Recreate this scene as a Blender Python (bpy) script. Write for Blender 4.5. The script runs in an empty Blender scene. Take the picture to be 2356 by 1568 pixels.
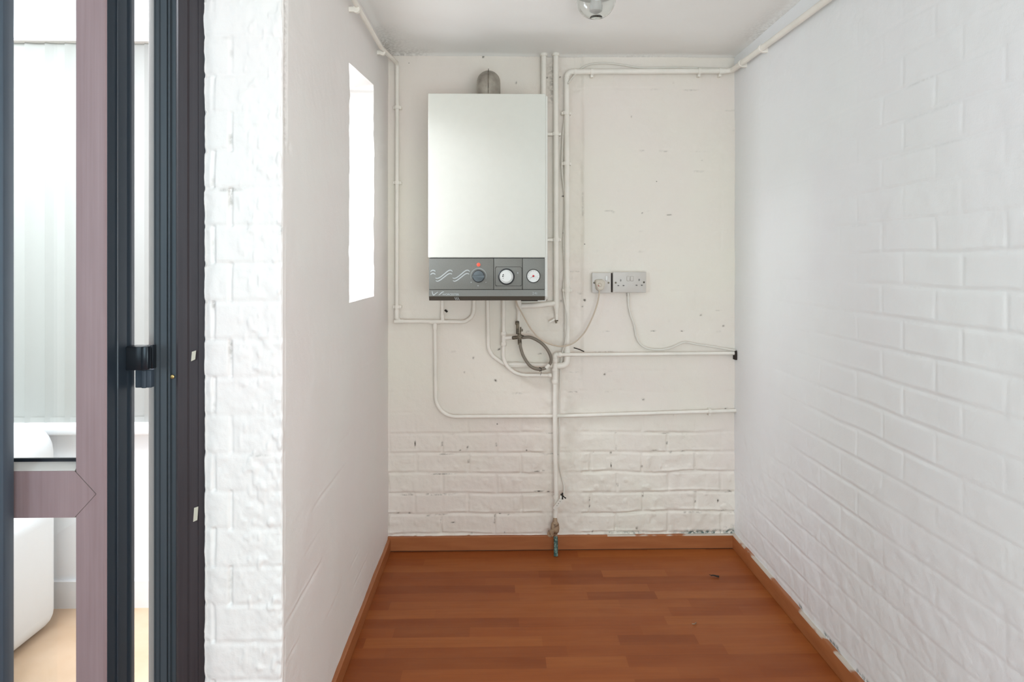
import bpy, bmesh, math, random
import numpy as np
from mathutils import Vector, Matrix
random.seed(7)
C = bpy.context.scene.collection
R = math.radians
# ------------------------------------------------------------------ camera
F = 1546.0                       # focal length in pixels of the 2356 px wide frame
TH = math.atan(33.0 / F)         # slight turn to the right
CZ = 1.23
cam = bpy.data.cameras.new('camera'); camo = bpy.data.objects.new('camera', cam); C.objects.link(camo)
camo.location = (0, 0, CZ); camo.rotation_euler = (R(90), 0, -TH)
cam.sensor_width = 36; cam.lens = 36 * F / 2356
cam.shift_y = -(784 - 603) / 2356.0
cam.clip_start = 0.02
bpy.context.scene.camera = camo
# ------------------------------------------------------------------ world, lights, exposure
w = bpy.data.worlds.new('overcast_sky'); bpy.context.scene.world = w; w.use_nodes = True
bgn = w.node_tree.nodes['Background']; bgn.inputs[0].default_value = (0.95, 0.97, 1.0, 1); bgn.inputs[1].default_value = 0.8
vs = bpy.context.scene.view_settings
vs.view_transform = 'Standard'; vs.look = 'None'; vs.gamma = 1; vs.use_curve_mapping = False
vs.exposure = -0.05
def area(name, loc, target, sx, sy, power, col):
    l = bpy.data.lights.new(name, 'AREA'); l.shape = 'RECTANGLE'; l.size = sx; l.size_y = sy
    l.energy = power; l.color = col
    o = bpy.data.objects.new(name, l); C.objects.link(o); o.location = loc
    d = Vector(target) - Vector(loc); o.rotation_euler = d.to_track_quat('-Z', 'Y').to_euler()
    return o
area('daylight_side_left', (-1.95, -0.9, 1.45), (1.0, 0.5, 1.1), 1.0, 1.3, 33, (0.70, 0.99, 1.16))
area('low_fill_behind', (0.3, -0.8, 0.95), (0.25, 1.5, 1.9), 1.2, 0.9, 32, (0.78, 1.0, 1.08))  # added fill, tilted up to brighten the ceiling; no real source here
area('right_fill_behind', (0.65, -0.35, 1.4), (-0.3, 2.2, 1.5), 0.6, 1.2, 6, (1.25, 0.86, 0.66))  # added warm fill for the left wall, not a real window
area('opening_fill', (-1.0, 2.28, 1.12), (-0.5, 2.33, 1.45), 0.35, 0.6, 4.5, (0.9, 1.0, 1.08))  # added unseen lamp pushing light through the wall opening
area('next_room_side_fill', (-3.0, 1.75, 1.4), (-0.7, 2.55, 1.2), 1.0, 1.7, 20, (0.93, 1.0, 1.0))  # added fill brightening the next room and the opening's jamb
area('next_room_top_fill', (-1.8, 1.85, 2.22), (-1.7, 1.95, 0), 1.6, 0.5, 76, (0.93, 0.99, 1.08))  # added unseen fill under the next room's ceiling, no fitting there
# ------------------------------------------------------------------ room numbers
XL, XR, YB = -0.4676, 1.0226, 2.88
ZC = 2.12
PY, PXL = 1.471, -0.6454         # end of the left wall and its outer side
FX0, FY, FZ, FC = -3.5, 2.77, -0.17, 2.25   # the bright room next door
def at(px, py, Y):
    u = (px - 1178) / F
    X = Y * math.tan(math.atan(u) + TH); d = X * math.sin(TH) + Y * math.cos(TH)
    return Vector((X, Y, CZ - (py - 603) * d / F))
def onX(px, py, X):
    u = (px - 1178) / F
    Y = X / math.tan(math.atan(u) + TH); d = X * math.sin(TH) + Y * math.cos(TH)
    return Vector((X, Y, CZ - (py - 603) * d / F))
def onZ(px, py, Z):
    d = F * (CZ - Z) / (py - 603); u = (px - 1178) / F
    return Vector((d * (math.sin(TH) + u * math.cos(TH)), d * (math.cos(TH) - u * math.sin(TH)), Z))
# ------------------------------------------------------------------ materials
def lin(c):
    return tuple(((v / 255) / 12.92 if v / 255 <= 0.04045 else ((v / 255 + 0.055) / 1.055) ** 2.4) for v in c) + (1,)
MATS = {}
class NT:
    def __init__(s, name):
        s.m = bpy.data.materials.new(name); s.m.use_nodes = True; s.t = s.m.node_tree
        s.b = s.t.nodes['Principled BSDF']; s.out = s.t.nodes['Material Output']; MATS[name] = s.m
    def n(s, typ, **kw):
        k = s.t.nodes.new(typ)
        for a, v in kw.items():
            setattr(k, a, v)
        return k
    def l(s, a, b): s.t.links.new(a, b)
    def val(s, sock, v): sock.default_value = v
    def math(s, op, a, b=None, c=None):
        k = s.n('ShaderNodeMath', operation=op)
        for i, v in enumerate((a, b, c)):
            if v is None: continue
            if isinstance(v, (int, float)): k.inputs[i].default_value = v
            else: s.l(v, k.inputs[i])
        return k.outputs[0]
    def mix(s, fac, a, b):
        k = s.n('ShaderNodeMix', data_type='RGBA')
        for i, v in ((0, fac), (6, a), (7, b)):
            if isinstance(v, (int, float, tuple)): k.inputs[i].default_value = v
            else: s.l(v, k.inputs[i])
        return k.outputs[2]
    def coord(s): return s.n('ShaderNodeTexCoord').outputs['Object']
    def noise(s, scale, detail=4, rough=0.55, vec=None, sc=None):
        k = s.n('ShaderNodeTexNoise'); k.inputs['Scale'].default_value = scale
        k.inputs['Detail'].default_value = detail; k.inputs['Roughness'].default_value = rough
        v = vec if vec is not None else s.coord()
        if sc:
            mp = s.n('ShaderNodeMapping'); mp.inputs['Scale'].default_value = sc; s.l(v, mp.inputs[0]); v = mp.outputs[0]
        s.l(v, k.inputs['Vector']); return k.outputs['Fac']
    def ramp(s, fac, a, b, ca=(0, 0, 0, 1), cb=(1, 1, 1, 1)):
        k = s.n('ShaderNodeValToRGB'); e = k.color_ramp.elements
        e[0].position = a; e[1].position = b; e[0].color = ca; e[1].color = cb
        s.l(fac, k.inputs[0]); return k.outputs[0]
    def bump(s, h, strength, dist):
        k = s.n('ShaderNodeBump'); k.inputs['Strength'].default_value = strength; k.inputs['Distance'].default_value = dist
        s.l(h, k.inputs['Height']); s.l(k.outputs[0], s.b.inputs['Normal'])
def plain(name, col, rough=0.5, metal=0, bump=None, var=None, coat=0, spec=None):
    t = NT(name); t.b.inputs['Roughness'].default_value = rough; t.b.inputs['Metallic'].default_value = metal
    t.b.inputs['Coat Weight'].default_value = coat
    if spec is not None: t.b.inputs['Specular IOR Level'].default_value = spec
    c = lin(col)
    if var:
        sc, col2, lo, hi = var
        t.l(t.mix(t.ramp(t.noise(sc), lo, hi), c, lin(col2)), t.b.inputs['Base Color'])
    else:
        t.l(t.mix(t.noise(30), tuple(v * 0.97 for v in c[:3]) + (1,), tuple(min(1, v * 1.03) for v in c[:3]) + (1,)), t.b.inputs['Base Color'])
    if bump: t.bump(t.noise(bump[0]), bump[1], bump[2])
    return t.m
def wall_mat(name, base, tint, stain, bumpd, speck=0.5, rough=0.55):
    t = NT(name); t.b.inputs['Roughness'].default_value = rough
    c = t.mix(t.ramp(t.noise(2.2, 3), 0.35, 0.68), lin(base), lin(tint))
    c = t.mix(t.math('MULTIPLY', t.ramp(t.noise(6, 5, 0.65), 0.55, 0.8), 0.25), c, lin(stain))
    # specks: tiny chips with dirt
    vo = t.n('ShaderNodeTexVoronoi'); vo.inputs['Scale'].default_value = 16; t.l(t.coord(), vo.inputs['Vector'])
    rnd = t.n('ShaderNodeSeparateColor'); t.l(vo.outputs['Color'], rnd.inputs[0])
    rad = t.math('MULTIPLY', t.math('SUBTRACT', rnd.outputs[0], 1.0 - 0.09 * speck), 0.5)
    wob = t.math('MULTIPLY', t.noise(160, 2), 0.02)
    sp = t.math('GREATER_THAN', t.math('SUBTRACT', rad, wob), vo.outputs['Distance'])
    sp = t.math('MULTIPLY', sp, 0.75)
    c = t.mix(sp, c, lin((120, 110, 98)))
    at_ = t.n('ShaderNodeAttribute'); at_.attribute_name = 'dirt_shade'  # carries real dirt plus painted shade in ceiling corners and notch
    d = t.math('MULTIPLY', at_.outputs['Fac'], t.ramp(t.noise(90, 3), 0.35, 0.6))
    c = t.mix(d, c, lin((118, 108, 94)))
    c = t.mix(t.math('MULTIPLY', t.math('SUBTRACT', at_.outputs['Fac'], 1.0), 1.0), c, lin((66, 58, 48)))
    ag = t.n('ShaderNodeAttribute'); ag.attribute_name = 'mould'
    d = t.math('MULTIPLY', ag.outputs['Fac'], t.ramp(t.noise(70, 4), 0.42, 0.6))
    c = t.mix(d, c, lin((84, 104, 100)))
    t.l(c, t.b.inputs['Base Color'])
    h = t.math('ADD', t.math('MULTIPLY', t.noise(55, 5, 0.6), 0.6), t.math('MULTIPLY', t.noise(260, 3), 0.25))
    t.bump(h, 0.55, bumpd)
    return t.m
wall_mat('paint_back_wall', (239, 232, 219), (239, 228, 219), (228, 220, 208), 0.003, 1.7)
wall_mat('paint_right_wall', (243, 243, 241), (242, 240, 240), (238, 238, 237), 0.0016, 0.15)
wall_mat('paint_left_wall', (240, 236, 232), (240, 232, 229), (233, 228, 224), 0.002, 0.12)
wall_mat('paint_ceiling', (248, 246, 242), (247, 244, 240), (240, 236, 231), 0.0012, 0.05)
plain('paint_pipe', (246, 239, 229), 0.55, bump=(60, 0.4, 0.002), var=(9, (234, 229, 218), 0.4, 0.75))
plain('paint_next_room', (248, 249, 251), 0.6)
plain('white_plastic', (228, 224, 220), 0.4, coat=0.1)
plain('socket_plastic', (214, 208, 202), 0.42, var=(8, (205, 198, 190), 0.4, 0.7))
plain('plug_plastic', (206, 194, 178), 0.42)
plain('flex_cream', (205, 188, 168), 0.5)
plain('cable_white', (228, 222, 212), 0.5)
plain('hole_dark', (46, 38, 34), 0.8)
plain('boiler_enamel', (218, 217, 208), 0.5, spec=0.3)
plain('boiler_case', (236, 235, 228), 0.35)
plain('panel_grey', (126, 126, 120), 0.5, var=(900, (112, 112, 106), 0.35, 0.65))
plain('panel_dark', (84, 80, 72), 0.5, var=(900, (74, 70, 62), 0.35, 0.65))
plain('panel_groove', (46, 44, 40), 0.7)
plain('print_pale', (182, 188, 188), 0.5)
plain('print_faint', (156, 160, 158), 0.5)
plain('knob_chrome', (64, 66, 68), 0.3, metal=0.3)
plain('dial_white', (216, 216, 212), 0.4)
plain('dial_rim', (74, 76, 78), 0.35, metal=0.5)
plain('needle_red', (190, 40, 50), 0.5)
plain('galvanised', (184, 176, 164), 0.42, metal=0.3, var=(16, (136, 128, 118), 0.35, 0.7), bump=(120, 0.3, 0.001))
plain('braid', (142, 134, 122), 0.5, metal=0.4, bump=(900, 0.9, 0.001))
plain('aged_brass', (140, 130, 112), 0.5, metal=0.4, var=(60, (78, 70, 60), 0.4, 0.6))
plain('old_brass_paint', (172, 146, 120), 0.55, var=(60, (112, 84, 62), 0.45, 0.62))
plain('verdigris', (52, 84, 80), 0.6, var=(110, (132, 160, 148), 0.48, 0.6), bump=(150, 0.5, 0.002))
plain('dirt_black', (44, 38, 32), 0.8)
def foil(name, c1, c2, rough, coat):
    t = NT(name); t.b.inputs['Roughness'].default_value = rough; t.b.inputs['Coat Weight'].default_value = coat; t.b.inputs['Coat Roughness'].default_value = 0.35
    g = t.math('ADD', t.math('MULTIPLY', t.noise(1.0, 4, 0.6, sc=(130, 130, 2.2)), 0.6), t.math('MULTIPLY', t.noise(1.0, 3, 0.5, sc=(30, 30, 5)), 0.4))
    t.l(t.mix(t.ramp(g, 0.35, 0.65), lin(c1), lin(c2)), t.b.inputs['Base Color']); t.bump(g, 0.15, 0.0006)
foil('rosewood_grey', (146, 122, 124), (158, 135, 137), 0.58, 0.1)
foil('dark_frame', (66, 73, 80), (76, 82, 87), 0.55, 0.1)  # bluish lens flare haze is mixed into this base colour
foil('near_stile', (64, 74, 86), (72, 82, 93), 0.55, 0.1)  # blue tint is flare haze painted into the stile colour
plain('dark_edge', (38, 48, 58), 0.5, coat=0.1)  # blue cast here is painted flare haze too
foil('dark_brown_frame', (50, 42, 45), (62, 54, 57), 0.6, 0.05)
plain('black_plastic', (30, 34, 40), 0.3)
plain('grey_strip', (205, 198, 192), 0.5)
plain('brass_bright', (200, 170, 110), 0.35, metal=0.8)
plain('tape_pale', (205, 198, 180), 0.6)
plain('sofa_fabric', (232, 233, 235), 0.9, bump=(300, 0.3, 0.001))
plain('sill_white', (242, 243, 245), 0.35)
plain('next_floor', (214, 184, 156), 0.45, var=(5, (202, 170, 138), 0.4, 0.7))
def grain(m, scl, c1, c2, amt=1.0):
    t = m.node_tree
    return m
def led():
    t = NT('led_red'); t.b.inputs['Base Color'].default_value = (0.8, 0.05, 0.03, 1)
    t.b.inputs['Emission Color'].default_value = (1, 0.10, 0.05, 1); t.b.inputs['Emission Strength'].default_value = 0.9
led()
def glass(name, rough=0.0):
    t = NT(name); t.b.inputs['Base Color'].default_value = (0.97, 0.99, 0.98, 1); t.b.inputs['Roughness'].default_value = rough
    t.b.inputs['IOR'].default_value = 1.45; t.b.inputs['Transmission Weight'].default_value = 1.0
glass('clear_glass')
def thin_glass():
    t = NT('window_glass'); tr = t.n('ShaderNodeBsdfTransparent'); gl = t.n('ShaderNodeBsdfGlossy'); gl.inputs['Roughness'].default_value = 0.02
    fr = t.n('ShaderNodeFresnel'); fr.inputs[0].default_value = 1.45; mx = t.n('ShaderNodeMixShader')
    tr.inputs[0].default_value = (0.95, 0.97, 0.96, 1)
    t.l(fr.outputs[0], mx.inputs[0]); t.l(tr.outputs[0], mx.inputs[1]); t.l(gl.outputs[0], mx.inputs[2]); t.l(mx.outputs[0], t.out.inputs[0])
thin_glass()
def blind_fabric():
    t = NT('blind_fabric'); t.b.inputs['Roughness'].default_value = 0.8
    co = t.n('ShaderNodeTexCoord'); sp = t.n('ShaderNodeSeparateXYZ'); t.l(co.outputs['Object'], sp.inputs[0])
    edge = t.math('GREATER_THAN', sp.outputs[0], 0.0395)
    dash = t.math('GREATER_THAN', t.math('SINE', t.math('MULTIPLY', sp.outputs[2], 150.0)), -0.35)
    m = t.math('MULTIPLY', t.math('MULTIPLY', edge, dash), 0.45)
    c = t.mix(m, lin((190, 189, 184)), lin((104, 96, 86)))
    t.l(c, t.b.inputs['Base Color'])
    tr = t.n('ShaderNodeBsdfTranslucent'); t.l(c, tr.inputs[0]); mx = t.n('ShaderNodeMixShader'); mx.inputs[0].default_value = 0.35
    t.l(t.b.outputs[0], mx.inputs[1]); t.l(tr.outputs[0], mx.inputs[2]); t.l(mx.outputs[0], t.out.inputs[0])
blind_fabric()
def laminate():
    t = NT('laminate_floor'); t.b.inputs['Specular IOR Level'].default_value = 0.28
    sp = t.n('ShaderNodeSeparateXYZ'); t.l(t.coord(), sp.inputs[0])
    row = t.math('FLOOR', t.math('DIVIDE', t.math('ADD', sp.outputs[1], 0.013), 0.0585))
    wn = t.n('ShaderNodeTexWhiteNoise', noise_dimensions='1D'); t.l(row, wn.inputs['W'])
    x = t.math('ADD', t.math('DIVIDE', sp.outputs[0], 0.36), t.math('MULTIPLY', wn.outputs['Value'], 9.0))
    # uneven strip lengths
    x = t.math('ADD', x, t.math('MULTIPLY', t.math('SINE', t.math('MULTIPLY', x, 2.1)), 0.3))
    cell = t.math('FLOOR', x)
    cx = t.n('ShaderNodeCombineXYZ'); t.l(cell, cx.inputs[0]); t.l(row, cx.inputs[1])
    w2 = t.n('ShaderNodeTexWhiteNoise', noise_dimensions='2D'); t.l(cx.outputs[0], w2.inputs['Vector'])
    k = t.n('ShaderNodeValToRGB'); e = k.color_ramp.elements
    e[0].position = 0; e[0].color = lin((138, 68, 25)); e[1].position = 1; e[1].color = lin((166, 93, 42))
    e.new(0.5).color = lin((154, 80, 33)); t.l(w2.outputs['Value'], k.inputs[0])
    g = t.noise(1.0, 6, 0.65, sc=(5, 90, 1)); g2 = t.noise(1.0, 3, 0.5, sc=(3, 14, 1))
    c = t.mix(t.math('MULTIPLY', t.ramp(g, 0.35, 0.75), 0.35), k.outputs[0], lin((116, 54, 22)))
    c = t.mix(t.math('MULTIPLY', t.ramp(g2, 0.4, 0.75), 0.3), c, lin((180, 108, 58)))
    # joints between boards (every third strip)
    fy = t.math('FRACT', t.math('DIVIDE', t.math('ADD', sp.outputs[1], 0.013), 0.1755))
    j = t.math('MULTIPLY', t.math('LESS_THAN', fy, 0.009), 0.35)
    c = t.mix(j, c, lin((90, 48, 28)))
    t.l(c, t.b.inputs['Base Color'])
    t.l(t.math('ADD', t.math('MULTIPLY', t.noise(14), 0.15), 0.38), t.b.inputs['Roughness'])
laminate()
def skirting():
    t = NT('skirting_wood'); t.b.inputs['Roughness'].default_value = 0.45
    g = t.noise(3.0, 4, 0.5, sc=(2, 2, 12))
    c = t.mix(t.ramp(g, 0.3, 0.7), lin((158, 92, 50)), lin((172, 106, 62)))
    sp = t.n('ShaderNodeSeparateXYZ'); t.l(t.coord(), sp.inputs[0])
    hi = t.math('GREATER_THAN', sp.outputs[2], 0.0565)
    right = t.math('GREATER_THAN', sp.outputs[0], 0.47)
    pt = t.math('MULTIPLY', t.math('MULTIPLY', t.math('MULTIPLY', hi, right), t.ramp(t.noise(5, 3), 0.46, 0.5)), 0.85)
    c = t.mix(pt, c, lin((214, 205, 192)))
    t.l(c, t.b.inputs['Base Color'])
skirting()
# ------------------------------------------------------------------ mesh helpers
class MB:
    def __init__(s): s.v = []; s.f = []; s.sm = []
    def add(s, vs, fs, smooth=False):
        o = len(s.v); s.v += [tuple(v) for v in vs]; s.f += [tuple(i + o for i in f) for f in fs]; s.sm += [smooth] * len(fs); return s
    def box(s, a, b, bev=0.0, seg=2):
        a, b = Vector(a), Vector(b)
        bm = bmesh.new(); bmesh.ops.create_cube(bm, size=1)
        for v in bm.verts:
            v.co = Vector(((a.x + b.x) / 2 + v.co.x * abs(b.x - a.x), (a.y + b.y) / 2 + v.co.y * abs(b.y - a.y), (a.z + b.z) / 2 + v.co.z * abs(b.z - a.z)))
        if bev > 0: bmesh.ops.bevel(bm, geom=list(bm.edges), offset=bev, segments=seg, profile=0.5, affect='EDGES')
        s.frombm(bm, bev > 0); return s
    def frombm(s, bm, smooth):
        bm.verts.ensure_lookup_table(); bm.verts.index_update()
        s.add([v.co for v in bm.verts], [[v.index for v in f.verts] for f in bm.faces], smooth); bm.free()
    def prism(s, pts, axis, a, b, smooth=False):
        # pts: 2D outline; axis 'z': (x,y) extruded in z; 'y': (x,z) extruded in y; 'x': (y,z) in x
        def P(p, t):
            return {'z': (p[0], p[1], t), 'y': (p[0], t, p[1]), 'x': (t, p[0], p[1])}[axis]
        n = len(pts); vs = [P(p, a) for p in pts] + [P(p, b) for p in pts]
        fs = [tuple(range(n)), tuple(range(2 * n - 1, n - 1, -1))] + [(i, n + i, n + (i + 1) % n, (i + 1) % n) for i in range(n)]
        return s.add(vs, fs, smooth)
    def tube(s, pts, r, seg=14, fil=0.0, sx=1.0, cap=True):
        P = fillet([Vector(p) for p in pts], fil)
        rs = r if isinstance(r, (list, tuple)) else None
        T = []
        for i in range(len(P)):
            a = P[max(0, i - 1)]; b = P[min(len(P) - 1, i + 1)]; T.append((b - a).normalized())
        up = Vector((0, 1, 0)) if abs(T[0].y) < 0.9 else Vector((1, 0, 0))
        n = (up - T[0] * up.dot(T[0])).normalized(); vs = []; fs = []
        for i, p in enumerate(P):
            if i: n = (n - T[i] * n.dot(T[i])).normalized()
            bnm = T[i].cross(n)
            rr = (rs[0] + (rs[1] - rs[0]) * i / (len(P) - 1)) if rs else r
            for k in range(seg):
                a = 2 * math.pi * k / seg; vs.append(p + n * math.cos(a) * rr * sx + bnm * math.sin(a) * rr)
        for i in range(len(P) - 1):
            for k in range(seg):
                a = i * seg + k; b = i * seg + (k + 1) % seg; fs.append((a, b, b + seg, a + seg))
        s.add(vs, fs, True)
        if cap:
            o = len(s.v) - len(vs); s.f += [tuple(o + k for k in reversed(range(seg))), tuple(o + len(vs) - seg + k for k in range(seg))]; s.sm += [False, False]
        return s
    def lathe(s, prof, o, axis='z', seg=32, smooth=True):
        # prof: list of (radius, height) along axis, from o
        o = Vector(o); ax = {'z': (Vector((1, 0, 0)), Vector((0, 1, 0)), Vector((0, 0, 1))), 'y': (Vector((1, 0, 0)), Vector((0, 0, 1)), Vector((0, -1, 0))),
                            'x': (Vector((0, 1, 0)), Vector((0, 0, 1)), Vector((1, 0, 0)))}
        if isinstance(axis, Vector):
            w_ = axis.normalized(); u_ = w_.orthogonal().normalized(); fr = (u_, w_.cross(u_), w_)
        else: fr = ax[axis]
        vs = []; fs = []
        for (r, h) in prof:
            for k in range(seg):
                a = 2 * math.pi * k / seg; vs.append(o + fr[0] * math.cos(a) * r + fr[1] * math.sin(a) * r + fr[2] * h)
        for i in range(len(prof) - 1):
            for k in range(seg):
                a = i * seg + k; b = i * seg + (k + 1) % seg; fs.append((a, b, b + seg, a + seg))
        fs.append(tuple(reversed(range(seg)))); fs.append(tuple(range(len(vs) - seg, len(vs))))
        s.add(vs, fs, smooth); s.sm[-1] = False; s.sm[-2] = False
        return s
    def build(s, name, mat, parent=None, label=None, sharp=True):
        me = bpy.data.meshes.new(name); me.from_pydata(s.v, [], s.f); me.validate()
        bm = bmesh.new(); bm.from_mesh(me); bmesh.ops.recalc_face_normals(bm, faces=bm.faces); bm.to_mesh(me); bm.free()
        if len(me.polygons) == len(s.sm): me.polygons.foreach_set('use_smooth', s.sm)
        me.materials.append(MATS[mat])
        if sharp: me.set_sharp_from_angle(angle=R(40))
        o = bpy.data.objects.new(name, me); C.objects.link(o)
        if parent:
            o.parent = parent; o.matrix_parent_inverse = Matrix.Translation(-parent.location)
        if label: o['label'] = label
        return o
def fillet(P, r):
    if r <= 0: return P
    out = [P[0]]
    for i in range(1, len(P) - 1):
        a, b, c = P[i - 1], P[i], P[i + 1]; d1 = (a - b); d2 = (c - b)
        l1, l2 = d1.length, d2.length; d1.normalize(); d2.normalize()
        ang = d1.angle(d2)
        if ang > R(176): out.append(b); continue
        t = min(r / math.tan(ang / 2), l1 * 0.49, l2 * 0.49); rr = t * math.tan(ang / 2)
        p1 = b + d1 * t; p2 = b + d2 * t; cen = b + (d1 + d2).normalized() * (rr / math.sin(ang / 2))
        v1 = p1 - cen; v2 = p2 - cen; sweep = v1.angle(v2); n = max(4, int(sweep / R(10)))
        for k in range(n + 1):
            th = sweep * k / n; e1 = v1.normalized(); e2 = (v2 - e1 * e1.dot(v2)).normalized()
            out.append(cen + (e1 * math.cos(th) + e2 * math.sin(th)) * v1.length)
    out.append(P[-1]); return out
def spline(P, n=10):
    P = [Vector(p) for p in P]; Q = [P[0] * 2 - P[1]] + P + [P[-1] * 2 - P[-2]]; out = []
    for i in range(1, len(Q) - 2):
        for k in range(n):
            t = k / n; a, b, c, d = Q[i - 1], Q[i], Q[i + 1], Q[i + 2]
            out.append(0.5 * ((2 * b) + (c - a) * t + (2 * a - 5 * b + 4 * c - d) * t * t + (3 * b - a - 3 * c + d) * t ** 3))
    out.append(P[-1]); return out
def thing(name, loc, label, cat, group=None):
    o = bpy.data.objects.new(name, None); C.objects.link(o); o.location = loc; o.empty_display_size = 0.05
    o['label'] = label; o['category'] = cat
    if group: o['group'] = group
    return o
def tag(o, label, cat, group=None):
    o['label'] = label; o['category'] = cat
    if group: o['group'] = group
    return o
def struct(o, label=None):
    o['kind'] = 'structure'
    if label: o['label'] = label
    return o
# ------------------------------------------------------------------ relief walls (numpy height fields)
class VN:
    def __init__(s, seed): s.g = np.random.RandomState(seed).rand(257, 257)
    def __call__(s, x, y):
        xi = np.floor(x).astype(int); yi = np.floor(y).astype(int); fx = x - xi; fy = y - yi
        fx = fx * fx * (3 - 2 * fx); fy = fy * fy * (3 - 2 * fy); g = s.g; a = xi % 256; b = yi % 256
        return (g[a, b] * (1 - fx) + g[(a + 1) % 256, b] * fx) * (1 - fy) + (g[a, (b + 1) % 256] * (1 - fx) + g[(a + 1) % 256, (b + 1) % 256] * fx) * fy - 0.5
def fbm(n, x, y, sc, oct=4):
    r = 0; a = 1
    for i in range(oct): r = r + a * n(x * sc * 2 ** i + 17.3 * i, y * sc * 2 ** i + 5.1 * i); a *= 0.55
    return r
def sst(a, b, x):
    t = np.clip((x - a) / (b - a), 0, 1); return t * t * (3 - 2 * t)
def bricks(u, v, L, H, z0, off, half=0.5, n=None, wob=0.004, jw=0.011, soft=0.004):
    """0 on brick faces, 1 in the joints; also returns row index and signed distance to the bed joint"""
    uu = u + n(u * 9, v * 9) * wob * 2; vv = v + n(u * 6 + 40, v * 6) * wob * 1.6
    r = (vv - z0) / H; row = np.floor(r); fr = (r - row); db = np.minimum(fr, 1 - fr) * H
    c = (uu - off) / L + np.where(row % 2 == 0, 0, half); fc = c - np.floor(c); dc = np.minimum(fc, 1 - fc) * L
    bed = 1 - sst(jw / 2 - soft / 2, jw / 2 + soft, db); perp = 1 - sst(jw / 2 - soft / 2, jw / 2 + soft, dc)
    return bed, perp, row, np.where(fr < 0.5, fr, fr - 1) * H, np.floor(c)
def grid_mesh(name, mat, Pf, us, vs_, hf, keep=None, attrs=None):
    U, V = np.meshgrid(us, vs_, indexing='ij')
    h, A = hf(U, V)
    co = Pf(U, V, h).reshape(-1, 3)
    nu, nv = U.shape; idx = np.arange(nu * nv).reshape(nu, nv)
    q = np.stack([idx[:-1, :-1], idx[1:, :-1], idx[1:, 1:], idx[:-1, 1:]], -1).reshape(-1, 4)
    if keep is not None:
        uc = (U[:-1, :-1] + U[1:, 1:]) / 2; vc = (V[:-1, :-1] + V[1:, 1:]) / 2; q = q[keep(uc, vc).reshape(-1)]
    return co, q, {k: a.reshape(-1) for k, a in A.items()}
def join_grids(name, mat, parts):
    cos = []; qs = []; D = []; M = []; o = 0
    for co, q, A in parts:
        cos.append(co); qs.append(q + o); o += len(co)
        D.append(A.get('dirt_shade', np.zeros(len(co)))); M.append(A.get('mould', np.zeros(len(co))))
    co = np.concatenate(cos); q = np.concatenate(qs)
    me = bpy.data.meshes.new(name); me.vertices.add(len(co)); me.vertices.foreach_set('co', co.astype(np.float32).ravel())
    me.loops.add(q.size); me.loops.foreach_set('vertex_index', q.astype(np.int32).ravel())
    me.polygons.add(len(q)); me.polygons.foreach_set('loop_start', np.arange(0, q.size, 4, dtype=np.int32))
    me.update(calc_edges=True)
    me.polygons.foreach_set('use_smooth', np.ones(len(q), dtype=bool))
    for nm, arr in (('dirt_shade', D), ('mould', M)):
        a = me.attributes.new(nm, 'FLOAT', 'POINT'); a.data.foreach_set('value', np.concatenate(arr).astype(np.float32))
    me.materials.append(MATS[mat]); me.validate()
    o_ = bpy.data.objects.new(name, me); C.objects.link(o_); struct(o_); return o_
N1, N2, N3 = VN(1), VN(2), VN(3)
def lin_steps(a, b, st): return np.linspace(a, b, max(2, int(round(abs(b - a) / st)) + 1))
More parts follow.
